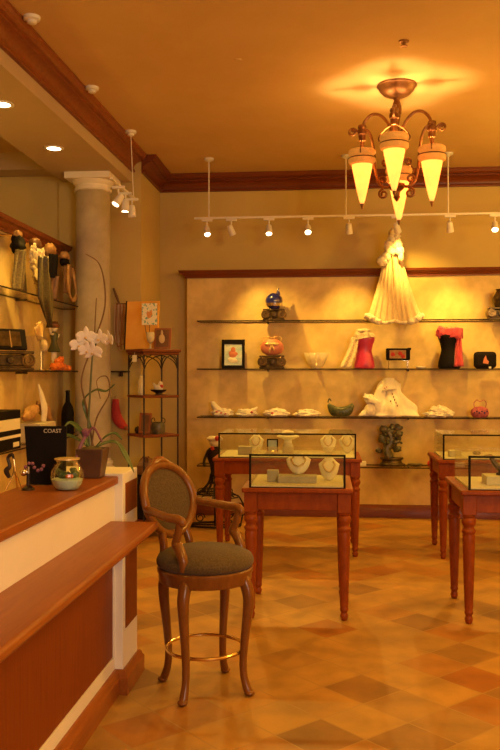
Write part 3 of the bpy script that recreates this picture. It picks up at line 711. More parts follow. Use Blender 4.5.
MB().prism([(0.0,.02),(.022,.045),(.03,.0),(.012,-.035),(-.018,-.04),(-.028,.0),(-.02,.03)], -.0045, -.0032, Matrix.Translation((0,0,.258)) @ Matrix.Rotation(PI/2, 4, 'X') if False else Matrix(((1,0,0,0),(0,0,1,0),(0,1,0,.258),(0,0,0,1)))).build('orange_motif', 'orangeart', t)
MB().tube([(-.02,0,.0),(-.045,0,.156)], .004, 6).tube([(.0,0,.0),(.0,0,.156)], .004, 6).build('stick', 'twig', t)
t = thing('picture_book', 'small dark red framed picture of a pale figure on the shelf stand', 'picture', (-1.56, 7.93, 1.7775), math.radians(-5))
mt = Matrix.Rotation(math.radians(-9), 4, 'X')
MB().box(-.082, .082, -.01, .01, .002, .205, mtx=mt).build('frame', 'terra', t, bevel=.003)
MB().box(-.062, .062, -.0125, -.0101, .022, .185, mtx=mt).build('picture', 'brown', t)
MB().ball((0,-.016,.10), (.03,.003,.045), mtx=None).ball((0,-.002-.018+.004,.155), (.012,.003,.028)).build('painted_figure', 'beads_b', t)
tag(MB().box(-.028, .028, -.002, .002, -.065, .0).tube([(0,0,0),(0,0,.03)], .0015, 5).build('price_tag', 'paper', None, (-1.80, 7.80, 1.72), math.radians(-30)), 'small white tag hanging from the shelf stand top at left', 'tag')
def bottle(x, y, z, prof, m, nm, label, cat):
    return tag(MB().lathe(prof, seg=20).build(nm, m, None, (x, y, z)), label, cat)
bottle(-1.775, 7.97, 1.3405, [(0,0),(.03,0),(.033,.06),(.032,.13),(.018,.15),(.016,.185),(.02,.19),(0,.195)], 'crystal', 'glass_bottle', 'pale glass bottle on the upper shelf of the shelf stand', 'bottle')
t = thing('footed_dish', 'dark footed dish on the upper shelf of the shelf stand', 'dish', (-1.60, 7.95, 1.3405))
MB().lathe([(0,0),(.035,0),(.03,.012),(.03,.018),(.07,.036),(.08,.05),(.07,.046),(0,.03)], seg=24).build('dish', 'iron', t)
t2 = thing('bird_figurine', 'small white and red bird figurine sitting in the dark dish', 'figurine', (-1.60, 7.95, 1.372))
MB().ball((0,0,.034), (.042,.03,.034), nz=.15).ball((.018,0,.075), (.022,.02,.024)).tube([(-.03,0,.05),(-.052,0,.08)], [.018,.006]).build('body', 'whitecloth', t2)
MB().ball((.03,-.012,.05), (.02,.012,.018)).build('red_breast', 'redmark', t2)
t = thing('standing_frame', 'brown wooden frame standing on the middle shelf of the shelf stand', 'picture frame', (-1.735, 7.94, .9675), math.radians(-18))
mt = Matrix.Rotation(math.radians(-8), 4, 'X')
mb = MB(); w, h = .065, .20
for q in ((-w, -w+.022, .002, h), (w-.022, w, .002, h), (-w+.022, w-.022, .002, .024), (-w+.022, w-.022, h-.022, h)): mb.box(q[0], q[1], -.009, .009, q[2], q[3], mtx=mt)
mb.build('frame', 'terra', t, bevel=.002); MB().box(-w+.02, w-.02, -.003, .003, .022, h-.02, mtx=mt).build('backing', 'brown', t)
t = thing('handled_jar', 'grey metal jar with loop handles on the middle shelf of the shelf stand', 'jar', (-1.60, 7.93, .9675))
MB().lathe([(0,0),(.055,0),(.065,.02),(.068,.08),(.06,.105),(.05,.11),(.045,.115),(0,.118)], seg=24).build('body', 'jade', t)
for s in (-1, 1): MB().tube([(s*.05,0,.095),(s*.066,0,.12),(s*.06,0,.145),(s*.04,0,.15),(s*.03,0,.115)], .005, 7, smooth=5).build('handle', 'bronze', t)
tag(MB().ball((0,0,.03), (.03,.03,.035), nz=.3, seed=4, floor=0).build('dark_figurine', 'iron', None, (-1.815, 8.0, .9675)), 'tiny dark lump shaped figurine at the left of the middle shelf', 'figurine')
t = thing('wicker_basket', 'tall black basket with a brown bundle on the lowest shelf of the stand', 'basket', (-1.72, 7.97, .1505))
MB().lathe([(0,0),(.085,0),(.10,.1),(.115,.40),(.118,.43),(.105,.43),(.09,.1),(0,.02)], seg=28, fn=lambda a, z: 1+.02*sin(18*a)).build('basket', 'blackcloth', t)
MB().ball((0,0,.47), (.10,.09,.12), nz=.25, seed=2).build('bundle', 'brown', t)

# things on the alcove wall right of the column
t = thing('hanging_necklaces', 'bunch of amber bead necklaces hanging on the wall beside the column', 'necklaces', (-2.03, 8.279, 2.24))
MB().tube([(-.09,-.02,.16),(-.06,-.02,.08),(-.03,-.02,.0)], [.010,.014,.010], 8, smooth=5).tube([(-.06,-.03,.0),(.10,-.03,.0)], .008, 8).tube([(.02,0,.0),(.02,-.03,.0)], .006, 6).build('hook_bar', 'twig', t)
for k in range(9):
    x = -.05+.017*k; l = .38+.10*((k*37) % 5)/5; mm = MB()
    pts = [(x-.022, -.032, 0), (x-.028, -.034, -l*.6), (x-.012, -.036, -l*.97), (x+.008, -.038, -l), (x+.024, -.036, -l*.95), (x+.026, -.034, -l*.5), (x+.02, -.032, 0)]
    mm.tube(pts, .006 if k % 2 else .0045, 7, smooth=8); mm.build('strand', 'beads_a' if k % 2 else 'beads_b', t)
t = thing('wall_shelf', 'tiny dark wall ledge beside the shelf stand', 'shelf', (-2.04, 8.279, 1.565))
MB().box(-.09, .085, -.09, -.0005, -.008, .006).build('board', 'iron', t)
MB().box(-.01, .01, -.06, -.0005, -.05, -.008).build('bracket', 'iron', t)
t = thing('hanging_ornament', 'red velvet stocking shaped ornament hanging on the wall beside the column', 'ornament', (-2.06, 8.279, 1.29))
MB().tube([(-.035,-.035,0),(-.035,-.035,-.09),(-.02,-.035,-.19),(.03,-.035,-.255),(.085,-.035,-.285)], [.032,.042,.055,.048,.02], 12, smooth=6, flat=.6).build('stocking', 'redglove', t)
MB().tube([(-.035,-.001,.03),(-.035,-.035,.03),(-.035,-.035,-.01)], .005, 6).build('hook', 'brass', t)
MB().ball((.08,-.04,-.29), (.03,.02,.022), nz=.3).build('dark_toe', 'terra', t)

# ------------------------------------------------------------------ merchandise on the back shelves
YS = 8.95
def capital_stand(x, y, z, label, rot=0, w=.245, h=.125, grp='scrolled capital stands'):
    t = thing('capital_stand', label, 'display stand', (x, y, z), rot, grp)
    k = w/.245; q = h/.125
    MB().box(-.115*k, .115*k, -.06, .06, 0, .018*q).box(-.10*k, .10*k, -.05, .05, .018*q, .03*q).build('plinth', 'bronze', t, bevel=.004)
    MB().box(-.085*k, .085*k, -.048, .048, .03*q, .10*q).lathe([(0,.0),(.028,.0),(.03,.02),(0,.024)], (0,-.045,.065*q), 14, (0,-1,0)).build('bell', 'bronze', t, bevel=.006)
    MB().box(-.115*k, .115*k, -.058, .058, .105*q, .125*q).build('abacus', 'bronze', t, bevel=.004)
    for s in (-1, 1):
        m = MB().lathe([(0,-.062),(.040*q,-.062),(.046*q,-.056),(.046*q,.056),(.040*q,.062),(0,.062)], (s*.088*k, 0, .064*q), 20, (0,1,0))
        sp = [(s*.088*k+s*(.042*q*(1-.8*i/26))*cos(PI/2-i/26*3.2*PI), -.066, .064*q+(.042*q*(1-.8*i/26))*sin(PI/2-i/26*3.2*PI)) for i in range(27)]
        m.tube(sp, .0065*q, 6); m.build('volute', 'bronze_light', t)
    return t
z = SZ['top']+.0005
capital_stand(-.553, YS, z, 'bronze scrolled capital stand under the blue vase')
t = thing('glass_vase', 'round cobalt blue glass vase with spout on the highest shelf', 'vase', (-.553, YS, z+.1255))
MB().lathe([(0,0),(.05,0),(.055,.006),(.085,.04),(.095,.085),(.085,.125),(.055,.155),(.035,.165),(.03,.162),(0,.15)], seg=32).build('body', 'cobalt', t)
MB().tube([(.03,0,.13),(.045,0,.165),(.045,0,.20),(.055,0,.225)], [.035,.022,.012,.004], 10, smooth=5).build('spout', 'cobalt', t)
MB().lathe([(.0865,.028),(.0935,.055),(.094,.06),(.0875,.035)], seg=32).build('pale_band', 'silver', t)
capital_stand(1.80, YS, z, 'bronze scrolled capital stand on the highest shelf at the right edge')
t = thing('dark_vase', 'dark bronze vase on a capital stand at the right edge of the highest shelf', 'vase', (1.80, YS, z+.1255))
MB().lathe([(0,0),(.045,0),(.06,.03),(.07,.09),(.045,.14),(.03,.17),(.04,.19),(.03,.188),(0,.17)], seg=24).build('body', 'bronze', t)
# second shelf
z = SZ['second']+.0005
t = thing('photo_frame', 'black framed portrait picture standing on the second shelf', 'picture', (-.993, YS+.02, z), math.radians(4))
mt = Matrix.Rotation(math.radians(-8), 4, 'X')
mb = MB(); w, h = .125, .315
for q in ((-w, -w+.03, .002, h), (w-.03, w, .002, h), (-w+.03, w-.03, .002, .034), (-w+.03, w-.03, h-.05, h)): mb.box(q[0], q[1], -.012, .012, q[2], q[3], mtx=mt)
mb.build('frame', 'black', t, bevel=.003)
MB().box(-w+.028, w-.028, -.004, .004, .032, h-.048, mtx=mt).build('picture', 'picture', t)
MB().ball((0,-.006-.002+.008,.0), (.0,.0,.0), 6, 4) if False else None
mb = MB(); 
for (x, zz, a, b) in ((0,.20,.026,.034), (-.005,.145,.04,.03), (.02,.16,.03,.02), (-.03,.165,.02,.025)):
    mb.ball(tuple(mt @ Vector((x,-.006,zz))), (a,.003,b), 14, 8)
mb.build('painted_figure', 'skin', t)
mb = MB()
for (x, zz, a, b) in ((0,.08,.05,.03), (-.03,.10,.03,.02)): mb.ball(tuple(mt @ Vector((x,-.005,zz))), (a,.0025,b), 14, 8)
mb.build('painted_dress', 'whitecloth', t)
capital_stand(-.574, YS, z, 'bronze scrolled capital stand under the salmon pink handbag', w=.28, h=.14)
t = thing('satin_handbag', 'salmon pink satin handbag with gold bow on the second shelf', 'handbag', (-.574, YS, z+.1405))
MB().ball((0,0,.085), (.125,.055,.09), 24, 14, nz=.08, floor=0.0).build('pouch', 'pinkbag', t)
MB().ball((-.035,-.05,.12), (.04,.014,.018)).ball((.035,-.05,.12), (.04,.014,.018)).ball((0,-.058,.118), .014).tube([(0,-.055,.11),(-.02,-.06,.06),(-.025,-.058,.03)], [.010,.010,.006], 8).tube([(0,-.055,.11),(.018,-.06,.07),(.025,-.058,.05)], [.010,.010,.006], 8).build('bow', 'gold', t)
MB().tube([(-.09,0,.15),(-.10,0,.185),(-.06,0,.20),(0,0,.188),(.06,0,.20),(.10,0,.185),(.09,0,.15)], .006, 8, smooth=6).build('handle', 'gold', t)
t = thing('crystal_bowl', 'flared cut glass bowl on the second shelf beside the pink dress form', 'bowl', (-.10, YS, z))
MB().lathe([(0,0),(.06,0),(.06,.008),(0,.01)], seg=24).build('foot', 'crystal', t)
MB().shell([(.05,.008),(.075,.03),(.095,.08),(.125,.165)], seg=64, fn=lambda a, zz: 1+(.10*sin(8*a)+.03*sin(16*a))*(zz/.165)).build('bowl', 'crystal', t, solid=.004)
def dress_form(x, y, z, label, cloth, nm, h=.40):
    t = thing(nm, label, 'dress form', (x, y, z))
    k = h/.40
    MB().lathe([(0,0),(.10*k,0),(.112*k,.012*k),(.108*k,.06*k),(.088*k,.14*k),(.078*k,.19*k),(.09*k,.25*k),(.108*k,.30*k),(.112*k,.325*k),(.095*k,.352*k),(.05*k,.37*k)], seg=32, sy=.62).build('torso', cloth, t)
    MB().lathe([(.05*k,.365*k),(.034*k,.375*k),(.03*k,.40*k),(.034*k,.41*k),(0,.412*k)], seg=20).build('neck', 'lace', t)
    return t
t = dress_form(.405, YS, z, 'hot pink satin dress form on the second shelf', 'pink', 'dress_form', .39)
def sh(u, v):      # lace draped over shoulders and down the left
    a = -2.7+u*4.2
    r = .10+.014*sin(9*a)
    return Vector((.405+r*1.12*cos(a)-.02-.015*v, YS+r*.72*sin(a)-.005, z+.415-.13*v-.06*abs(cos(a))*0+.02*cos(a)))
def lace_wrap(u, v):
    a = -3.7+u*4.3; left = .5-.5*cos(a); q = .35+.65*left
    r = .075+.045*v**.6+.008*sin(13*u*2)+.010*noise.noise(Vector((u*6, v*3, 1)))
    return Vector((.40+r*cos(a), YS+r*.74*sin(a), z+.405-.125*v*q+.012*sin(5*u)-.02*(1-left)))
mb = MB().sheet(lace_wrap, 30, 9)
mb.sheet(lambda u, v: Vector((.31-.10*v**1.6+.075*(u-.5)*(1+.7*v)-.01, YS-.055-.03*v+.012*sin(11*u+2*v), z+.33-.322*v)), 14, 14)
mb.ball((.39, YS-.02, z+.395), (.075,.06,.026), nz=.25, seed=3)
tag(mb.build('lace_shawl', 'lace', None, solid=.003), 'cream lace shawl draped over the hot pink dress form', 'shawl')
t = thing('acrylic_riser', 'clear acrylic riser under the black clutch on the second shelf', 'display stand', (.755, YS, z))
mb = MB().box(-.10, .10, -.05, .05, .082, .087).box(-.10, -.095, -.05, .05, 0, .082).box(.095, .10, -.05, .05, 0, .082); mb.build('riser', 'acrylic', t, smooth=False)
t = thing('clutch_bag', 'black clutch with red floral panel on the second shelf', 'clutch bag', (.755, YS, z+.0875))
MB().box(-.125, .125, -.03, .03, 0, .125).build('body', 'black', t, bevel=.012)
MB().box(-.09, .08, -.034, -.0305, .018, .105).build('floral_panel', 'amber', t)
mb = MB()
for (x, zz) in ((-.055,.06),(.02,.07),(.05,.04)): mb.ball((x,-.036,zz), (.022,.004,.02), nz=.3)
mb.build('red_flower', 'redglove', t)
MB().box(.10, .135, -.02, .02, .105, .13).build('tab', 'black', t)
tag(MB().lathe([(0,0),(.04,0),(.055,.018),(.052,.022),(0,.012)], seg=24).build('small_dish', 'white', None, (.99, YS, z)), 'small white dish on the second shelf between the clutch and black dress form', 'dish')
t = dress_form(1.285, YS, z, 'black dress form on the second shelf', 'black', 'dress_form', .42)
mb = MB().sheet(lambda u, v: Vector((1.285+.03+(.108+.006*sin(16*u))*cos(-2.9+u*3.4)-.0, YS+.0+(.080+.006*sin(16*u))*sin(-2.9+u*3.4), z+.405-.10*v+.02*sin(3*u))), 24, 7)
mb.sheet(lambda u, v: Vector((1.375+.045*(u-.5)*(1+1.3*v)+.0*v, YS-.05-.02*v+.014*sin(12*u+3*v), z+.37-.35*v)), 14, 14)
mb.ball((1.20, YS-.02, z+.38), (.055,.05,.06), nz=.4, seed=8).ball((1.36, YS-.03, z+.36), (.05,.05,.07), nz=.3, seed=9)
tag(mb.build('chiffon_scarf', 'pinkscarf', None, solid=.003), 'coral pink chiffon scarf draped over the black dress form', 'scarf')
t = thing('evening_bag', 'boxy black evening bag with red emblem on the second shelf', 'handbag', (1.652, YS, z))
MB().lathe([(0,-.045),(.075,-.045),(.09,-.03),(.09,.03),(.075,.045),(0,.045)], (0,0,.09), 28, (0,-1,0), sx=1.3, sy=1.0).build('body', 'blackcloth', t) if False else MB().box(-.115, .115, -.045, .045, 0, .175).build('body', 'blackcloth', t, bevel=.035)
MB().prism([(-.03,-.03),(.025,-.04),(.03,-.01),(.012,.005),(.0,.05),(-.018,.02)], -.0485, -.0455, Matrix(((1,0,0,0),(0,0,1,0),(0,1,0,.085),(0,0,0,1)))).build('emblem', 'skin', t)
MB().box(.03, .055, -.05, -.045, .0, .02).build('price_tag', 'paper', t)
# third shelf
z = SZ['third']+.0005
def cloth_pile(x, w, d, h, seed, nm, label, m='whitecloth', marks=0, layers=3, extra=None, cat='scarf'):
    t = thing(nm, label, cat, (x, YS, z), 0, 'white cloths on the third shelf')
    mb = MB()
    for k in range(layers):
        mb.ball((.012*sin(seed*3+k*2), 0, h*(.34+.55*k/layers)), (w/2*(1.04-.13*k), d/2*(1-.1*k), h*.42), 32, 14, nz=.42, seed=seed+k*1.7, freq=2.4, floor=0)
    if extra: extra(mb)
    mb.build('folded_cloth', m, t, sharp=80)
    if marks:
        mk = MB(); r = random.Random(seed)
        for k in range(marks): mk.ball((w*.32*(r.random()*2-1), -d/2*.86, h*(.3+.4*r.random())), (.016,.010,.010), 10, 6)
        mk.build('red_flower', 'redmark', t)
def peak(mb):
    mb.tube([(-.17,0,.165),(-.15,0,.15),(-.115,0,.09),(-.05,0,.055)], [.008,.028,.040,.045], 10, smooth=6)
cloth_pile(-1.11, .22, .14, .075, 1, 'silk_scarf', 'white scarf with upturned end and red flowers, leftmost on the third shelf', marks=3, extra=lambda mb: mb.tube([(-.125,0,.15),(-.10,0,.135),(-.07,0,.09),(-.02,0,.05)], [.008,.028,.038,.04], 10, smooth=6))
cloth_pile(-.85, .22, .14, .07, 2, 'silk_scarf', 'white printed scarf, second from the left on the third shelf', marks=1, extra=lambda mb: mb.tube([(.12,0,.10),(.09,0,.075),(.05,0,.05)], [.006,.02,.03], 10, smooth=5))
cloth_pile(-.525, .25, .15, .075, 3, 'silk_scarf', 'white folded scarf in the middle of the left part of the third shelf', marks=1)
cloth_pile(-.20, .25, .15, .07, 4, 'silk_scarf', 'smooth cream folded scarf left of the green bag on the third shelf')
t = thing('beaded_bag', 'dark green crescent shaped beaded bag on the third shelf', 'handbag', (.155, YS, z))
def cres(u, v):
    a = (u*2-1); th = 2*PI*v
    top = .105+.075*abs(a)**2.4; bot = .0+.05*a**4
    cz = (top+bot)/2; hz = (top-bot)/2*math.sqrt(max(.02, 1-abs(a)**6))
    return Vector((a*.14, .04*sqrtc(1-a*a)*sin(th), cz+hz*cos(th)))
def sqrtc(x): return math.sqrt(max(.03, x))
MB().sheet(cres, 22, 16).build('pouch', 'green', t, sharp=80)
MB().tube([(-.135,0,.15),(-.12,0,.19),(-.10,0,.165)], .007, 8, smooth=5).build('strap_loop', 'green', t)
# white shawl on a low hidden form
t = thing('embroidered_shawl', 'white embroidered shawl draped in a tall peak on the third shelf', 'shawl', (.64, YS, z))
MB().lathe([(0,0),(.09,0),(.085,.20),(.07,.30),(.04,.34),(0,.345)], seg=20, sy=.6).build('inner_form', 'bust', t)
def shw(u, v):
    a = 2*PI*u
    r = .062+.05*v**.5+.125*v**1.9+.040*sin(5*a+3*v)*v+.022*sin(9*a-5*v)*v
    n1 = noise.noise(Vector((cos(a)*2.2, sin(a)*2.2, v*3.5)))
    r *= 1+.28*n1
    zz = .372*(1-v**1.25)+.030*noise.noise(Vector((cos(a)*3, sin(a)*3+4, v*4)))*(1-v)+.012
    return Vector((r*cos(a)*1.08+.02+.03*v*cos(a), max(-.165, min(.105, r*.60*sin(a))), max(.004, zz)))
MB().sheet(shw, 72, 28).sheet(lambda u, v: Vector((.018+(.055+.03*v+.008*sin(9*u))*cos(.4-u*4.0), -.02+(.045+.03*v)*sin(.4-u*4.0), .385-.10*v+.03*sin(u*3.1)-.06*u*v)), 24, 8).build('drape', 'whitecloth', t, solid=.003, sharp=80)
MB().ball((-.155,-.07,.175), (.085,.05,.05), 22, 14, nz=.55, seed=5, mtx=Matrix.Rotation(.5, 3, 'Y').to_4x4()).tube([(-.15,-.07,.15),(-.175,-.085,.07),(-.20,-.085,.03)], [.055,.05,.03], 14, smooth=6, flat=.5).build('sleeve_fold', 'whitecloth', t, sharp=80)
mk = MB()
for k in range(8): mk.ball((-.03+.011*k, -.074-.004*(k % 3), .305-.018*(k % 2)+.006*(k % 3)), (.006,.006,.007+.005*(k % 2)), 8, 6)
mk.build('red_embroidery', 'redmark', t)
mk = MB()
for (x0, zz) in ((.050,.245),(.060,.215),(.072,.185),(.085,.155),(.098,.125),(.03,.17),(.04,.14)): mk.ball((x0, -.094-.30*(.25-zz), zz), (.006,.010,.012), 8, 6)
mk.build('dark_embroidery', 'brown', t)
cloth_pile(1.185, .27, .16, .09, 6, 'silk_scarf', 'white crumpled scarf right of the draped shawl on the third shelf', extra=lambda mb: mb.ball((.0,0,.07), (.09,.05,.05), nz=.5, seed=11))
t = thing('mini_handbag', 'small rose pink handbag with loop handle on the third shelf', 'handbag', (1.60, YS, z))
MB().ball((0,0,.05), (.095,.045,.065), 22, 12, nz=.12, seed=3, floor=0).build('pouch', 'rose', t)
mk = MB()
for k in range(6): mk.ball((-.065+.026*k, -.046, .05+.015*(k % 2)), (.009,.006,.009), 8, 6)
mk.build('jewel', 'cobalt', t)
MB().tube([(-.055,0,.095),(-.06,0,.15),(-.03,0,.185)], .004, 6, smooth=5).tube([(.055,0,.095),(.065,0,.15),(.04,0,.185)], .004, 6, smooth=5).tube([(-.03,0,.185),(0,0,.165),(.04,0,.185)], .004, 6, smooth=5).build('handle', 'rose', t)
# lowest shelf
z = SZ['low']+.0005
t = thing('carved_sculpture', 'dark carved jade tree sculpture on the lowest shelf', 'sculpture', (.69, YS, z))
MB().lathe([(0,0),(.14,0),(.145,.02),(.11,.035),(.10,.06),(.125,.075),(.12,.09),(0,.10)], seg=24, sy=.55).build('stand', 'bronze', t)
r = random.Random(5); mb = MB()
mb.tube([(-.02,0,.09),(-.05,0,.18),(.0,0,.27),(-.03,0,.36),(-.01,0,.41)], [.05,.045,.04,.03,.012], 10, smooth=6)
for k in range(22):
    zz = .12+.29*r.random(); xx = (r.random()*2-1)*.14*(1-.4*(zz-.1)/.3); mb.ball((xx, (r.random()*2-1)*.04, zz), (.03+.02*r.random(), .022, .02+.03*r.random()), 10, 7, nz=.4, seed=k)
mb.build('carving', 'jade', t)
mb = MB()
for k in range(9): mb.ball(((r.random()*2-1)*.10, -.055, .15+.22*r.random()), (.014,.010,.016), 8, 6)
mb.build('pale_leaf', 'green', t)
tag(MB().box(-.05, .05, -.03, .03, 0, .045, ).build('gift_box', 'paper', None, (.37, YS, z), .1, bevel=.004), 'small white box on the lowest shelf left of the carved sculpture', 'box')
t = thing('small_bowl', 'low dark bowl on the lowest shelf right of the carved sculpture', 'bowl', (.93, YS, z))
MB().lathe([(0,0),(.05,0),(.075,.018),(.08,.026),(.07,.024),(0,.012)], seg=22).build('bowl', 'jade', t)
tag(MB().ball((0,0,.03), (.028,.028,.032), floor=0).build('red_ornament', 'redglove', None, (1.085, YS, z)), 'small red ball ornament on the lowest shelf', 'ornament')

# cape hanging above the highest shelf
CX, CY, CZ = .70, 8.90, 2.02
t = thing('fur_cape', 'cream gauze cape with fur trim hanging from the cornice over the shelves', 'cape', (CX, CY, CZ))
MB().tube([(.0,.13,.90),(.0,.0,.93),(.0,-.01,.98),(.02,-.02,1.0)], .008, 8, smooth=5).build('hanger_hook', 'brass', t)
def cape(u, v):
    a = u*2-1
    top = .055+.02*v; wid = .085+.12*v+.065*v**2.0+.01*sin(9*a)*v
    x = a*wid+.006*sin(26*a)*(.25+v)*.6
    y = -.055*(1-a*a)*(.5+.6*v) + .009*cos(26*a)*(.3+v) + .035*a*a*(1-v) - .125*v
    zz = .80-.735*v - (.03*(sin(PI*abs(a)*1.0)))*v + .055*v*a*a
    return Vector((x, y, zz))
MB().sheet(cape, 60, 26).build('drape', 'capecloth', t, solid=.004, sharp=80)
mb = MB()
for k in range(27):
    a = k/26*2-1; p = cape(.5+a/2, 1.0); big = .034 if abs(a) > .55 else .018
    mb.ball((p.x, p.y-.004, p.z), (big*1.1, big, big*.95), 10, 8, nz=.45, seed=k, freq=4)
mb.build('hem_fur', 'fur', t, sharp=80)
mb = MB()
for (x, zz, rx, rz) in ((.0,.985,.055,.055), (.03,.955,.04,.04), (-.02,.93,.04,.05), (.03,.87,.055,.075), (-.055,.86,.045,.055), (.06,.80,.05,.05), (-.03,.80,.06,.05), (-.115,.70,.06,.05), (-.075,.74,.05,.05), (.075,.73,.03,.06)):
    mb.ball((x, -.055, zz), (rx, .05, rz), 16, 12, nz=.35, seed=x*50+zz, freq=3.5)
mb.build('fur_collar', 'fur', t, sharp=80)
mb = MB().tube([(-.012,-.075,.78),(-.005,-.098,.60),(.0,-.118,.42)], [.005,.006,.004], 6); mb.build('front_seam', 'amber', t)

# iron dress stand behind the tables
t = thing('iron_dress_stand', 'wrought iron lady shaped stand with scrolled skirt left of the wide table', 'display stand', (-1.12, 8.45, 0))
MB().tube([(0,0,.0),(0,0,.52)], .010, 8).tube([(.26*cos(2*PI*q/40), .26*.6*sin(2*PI*q/40), .012) for q in range(40)], .010, 8, closed=True).tube([(-.26,0,.012),(.26,0,.012)], .008).build('base', 'iron', t)
mb = MB()
for k in range(12):
    a = 2*PI*k/12; sgn = 1 if cos(a) > 0 else -1
    mb.tube([(.045*cos(a), .04*sin(a), .53), (.07*cos(a), .06*sin(a), .44), (.14*cos(a), .11*sin(a), .36), (.245*cos(a), .17*sin(a), .30)], .007, 6, smooth=5)
for (rr, zz) in ((.075,.435), (.135,.363), (.19,.328), (.245,.30)):
    mb.tube([(rr*cos(2*PI*q/32), rr*.74*sin(2*PI*q/32), zz) for q in range(32)], .007, 6, closed=True)
for k in range(6):
    a = 2*PI*k/6+.3; mb.tube([((.14+.04*cos(b))*cos(a), (.14+.04*cos(b))*.75*sin(a), .35+.035*sin(b)) for b in [2*PI*q/16 for q in range(16)]], .005, 6, closed=True)
mb.tube([(.245,0,.30),(.285,0,.22),(.28,0,.12),(.26,0,.012)], .008, 6, smooth=5).tube([(-.245,0,.30),(-.20,0,.20),(-.24,0,.10),(-.26,0,.012)], .008, 6, smooth=5)
for x in (-.15, .05, .19): mb.tube([(x+.05*cos(b)*(1-.6*q/24), -.02, .085+.05*sin(b)*(1-.6*q/24)) for q, b in [(q, q/24*3*PI) for q in range(25)]], .006, 6)
mb.build('skirt', 'iron', t)
MB().lathe([(.0,.50),(.05,.51),(.045,.55),(.055,.62),(.085,.70),(.09,.76),(.06,.79),(.03,.80)], seg=20, sy=.65).build('bodice', 'iron', t)
MB().tube([(-.08,0,.74),(-.11,-.02,.66),(-.10,-.03,.60)], .014, 8, smooth=5).tube([(.08,0,.74),(.11,-.02,.66),(.10,-.03,.60)], .014, 8, smooth=5).build('arm', 'iron', t)
MB().ball((0,0,.845), (.055,.05,.045), nz=.15).ball((0,-.01,.885), (.085,.06,.028), nz=.2).build('white_hat', 'whitecloth', t)
MB().ball((.03,-.06,.89), (.026,.02,.024), nz=.3).ball((-.02,-.05,.79), (.02,.015,.02), nz=.3).build('red_flower', 'redmark', t)

# ------------------------------------------------------------------ behind the counter: shelves on the left
XS = -2.47
z = LZ['b']+.0005
capital_stand(XS+.0, 6.36, z, 'bronze scrolled capital stand behind the counter on the middle shelf', rot=math.radians(38), w=.40, h=.15)
t = thing('tilted_clutch', 'dark ridged clutch tilted on the capital stand behind the counter', 'clutch bag', (XS+.02, 6.27, z+.1505), math.radians(45))
mt = Matrix.Rotation(math.radians(-16), 4, 'X')
MB().box(-.17, .17, -.016, .016, .006, .175, mtx=mt).build('body', 'blackcloth', t, bevel=.008)
MB().box(-.12, .12, -.021, -.0165, .03, .15, mtx=mt).build('flap', 'bronze', t, bevel=.003)
MB().box(.03, .04, -.023, -.0212, .02, .155, mtx=mt).build('clasp', 'silver', t)
t = thing('acrylic_riser', 'tall clear acrylic riser on the middle shelf behind the counter', 'display stand', (XS+.01, 6.82, z))
MB().box(-.08, .08, -.11, .11, 0, .285).build('riser', 'acrylic', t, bevel=.004)
t = thing('gold_fan', 'pale gold folded fan ornament behind the counter', 'fan', (XS, 7.12, z))
MB().tube([(0,0,0),(0,.0,.25)], .006, 8).lathe([(0,0),(.04,0),(.04,.008),(0,.012)]).build('stand', 'brass', t)
MB().sheet(lambda u, v: Vector((.012*sin(u*9*PI), -.02+(.05+.12*v)*sin((u-.5)*1.5-.35), .24+(.02+.17*v)*cos((u-.5)*1.5-.35))), 36, 4).build('fan_leaf', 'gold', t, solid=.003)
MB().ball((.03,-.02,.215), (.03,.07,.05), nz=.2).build('pale_rosette', 'capecloth', t)
t = thing('dancer_figurine', 'green and white dancer figurine with raised arms behind the counter', 'figurine', (XS-.03, 7.56, z))
MB().lathe([(0,0),(.05,0),(.05,.02),(.02,.03)]).tube([(0,.02,.03),(0,.025,.12),(0,.01,.20)], [.012,.016,.022], 10).tube([(0,-.025,.03),(0,-.03,.12),(0,-.01,.20)], [.012,.016,.022], 10).build('legs', 'whitecloth', t)
MB().lathe([(.05,.17),(.06,.18),(.035,.23),(.026,.27),(.036,.32),(.03,.345),(.012,.36)], seg=18).build('dress', 'stemgreen', t)
MB().ball((0,0,.395), (.032,.032,.038)).tube([(0,-.03,.335),(0,-.09,.34),(0,-.13,.40)], [.012,.010,.007], 8, smooth=5).tube([(0,.03,.335),(0,.10,.31),(0,.15,.34)], [.012,.010,.007], 8, smooth=5).build('head_and_arms', 'bust', t)
MB().ball((0,0,.42), (.05,.06,.032), nz=.3).build('hair', 'brown', t)
t = thing('orange_shells', 'glossy orange shell cluster before the dancer figurine', 'ornament', (XS+.072, 7.36, z))
mb = MB()
for k, (y, zz, q) in enumerate(((-.12,.03,.035),(-.04,.035,.04),(.05,.04,.045),(.12,.03,.034),(.0,.075,.035),(.05,.10,.03),(.2,.025,.03),(.28,.02,.028))): mb.ball((0.01*(k % 2), y, zz), (q, q*1.2, q), 14, 10, nz=.25, seed=k, floor=0)
mb.build('shells', 'orange', t)
z = LZ['c']+.0005
t = thing('plinth_block', 'cream display block under the bow sculpture behind the counter', 'display block', (XS, 7.05, z))
MB().box(-.09, .09, -.20, .20, 0, .16).build('block', 'linen', t, bevel=.004)
t = thing('bow_sculpture', 'large brown and white bow shaped hair ornament behind the counter', 'ornament', (XS, 7.02, z+.1605))
MB().ball((0,-.16,.09), (.045,.17,.055), nz=.2, seed=1, mtx=Matrix.Rotation(.25, 3, 'X').to_4x4()).ball((0,.18,.10), (.045,.18,.06), nz=.2, seed=2, mtx=Matrix.Rotation(-.4, 3, 'X').to_4x4()).tube([(0,.2,.12),(0,.32,.0),(0,.36,-.05+.055)], [.03,.03,.02], 8, smooth=5).build('bow', 'amber', t)
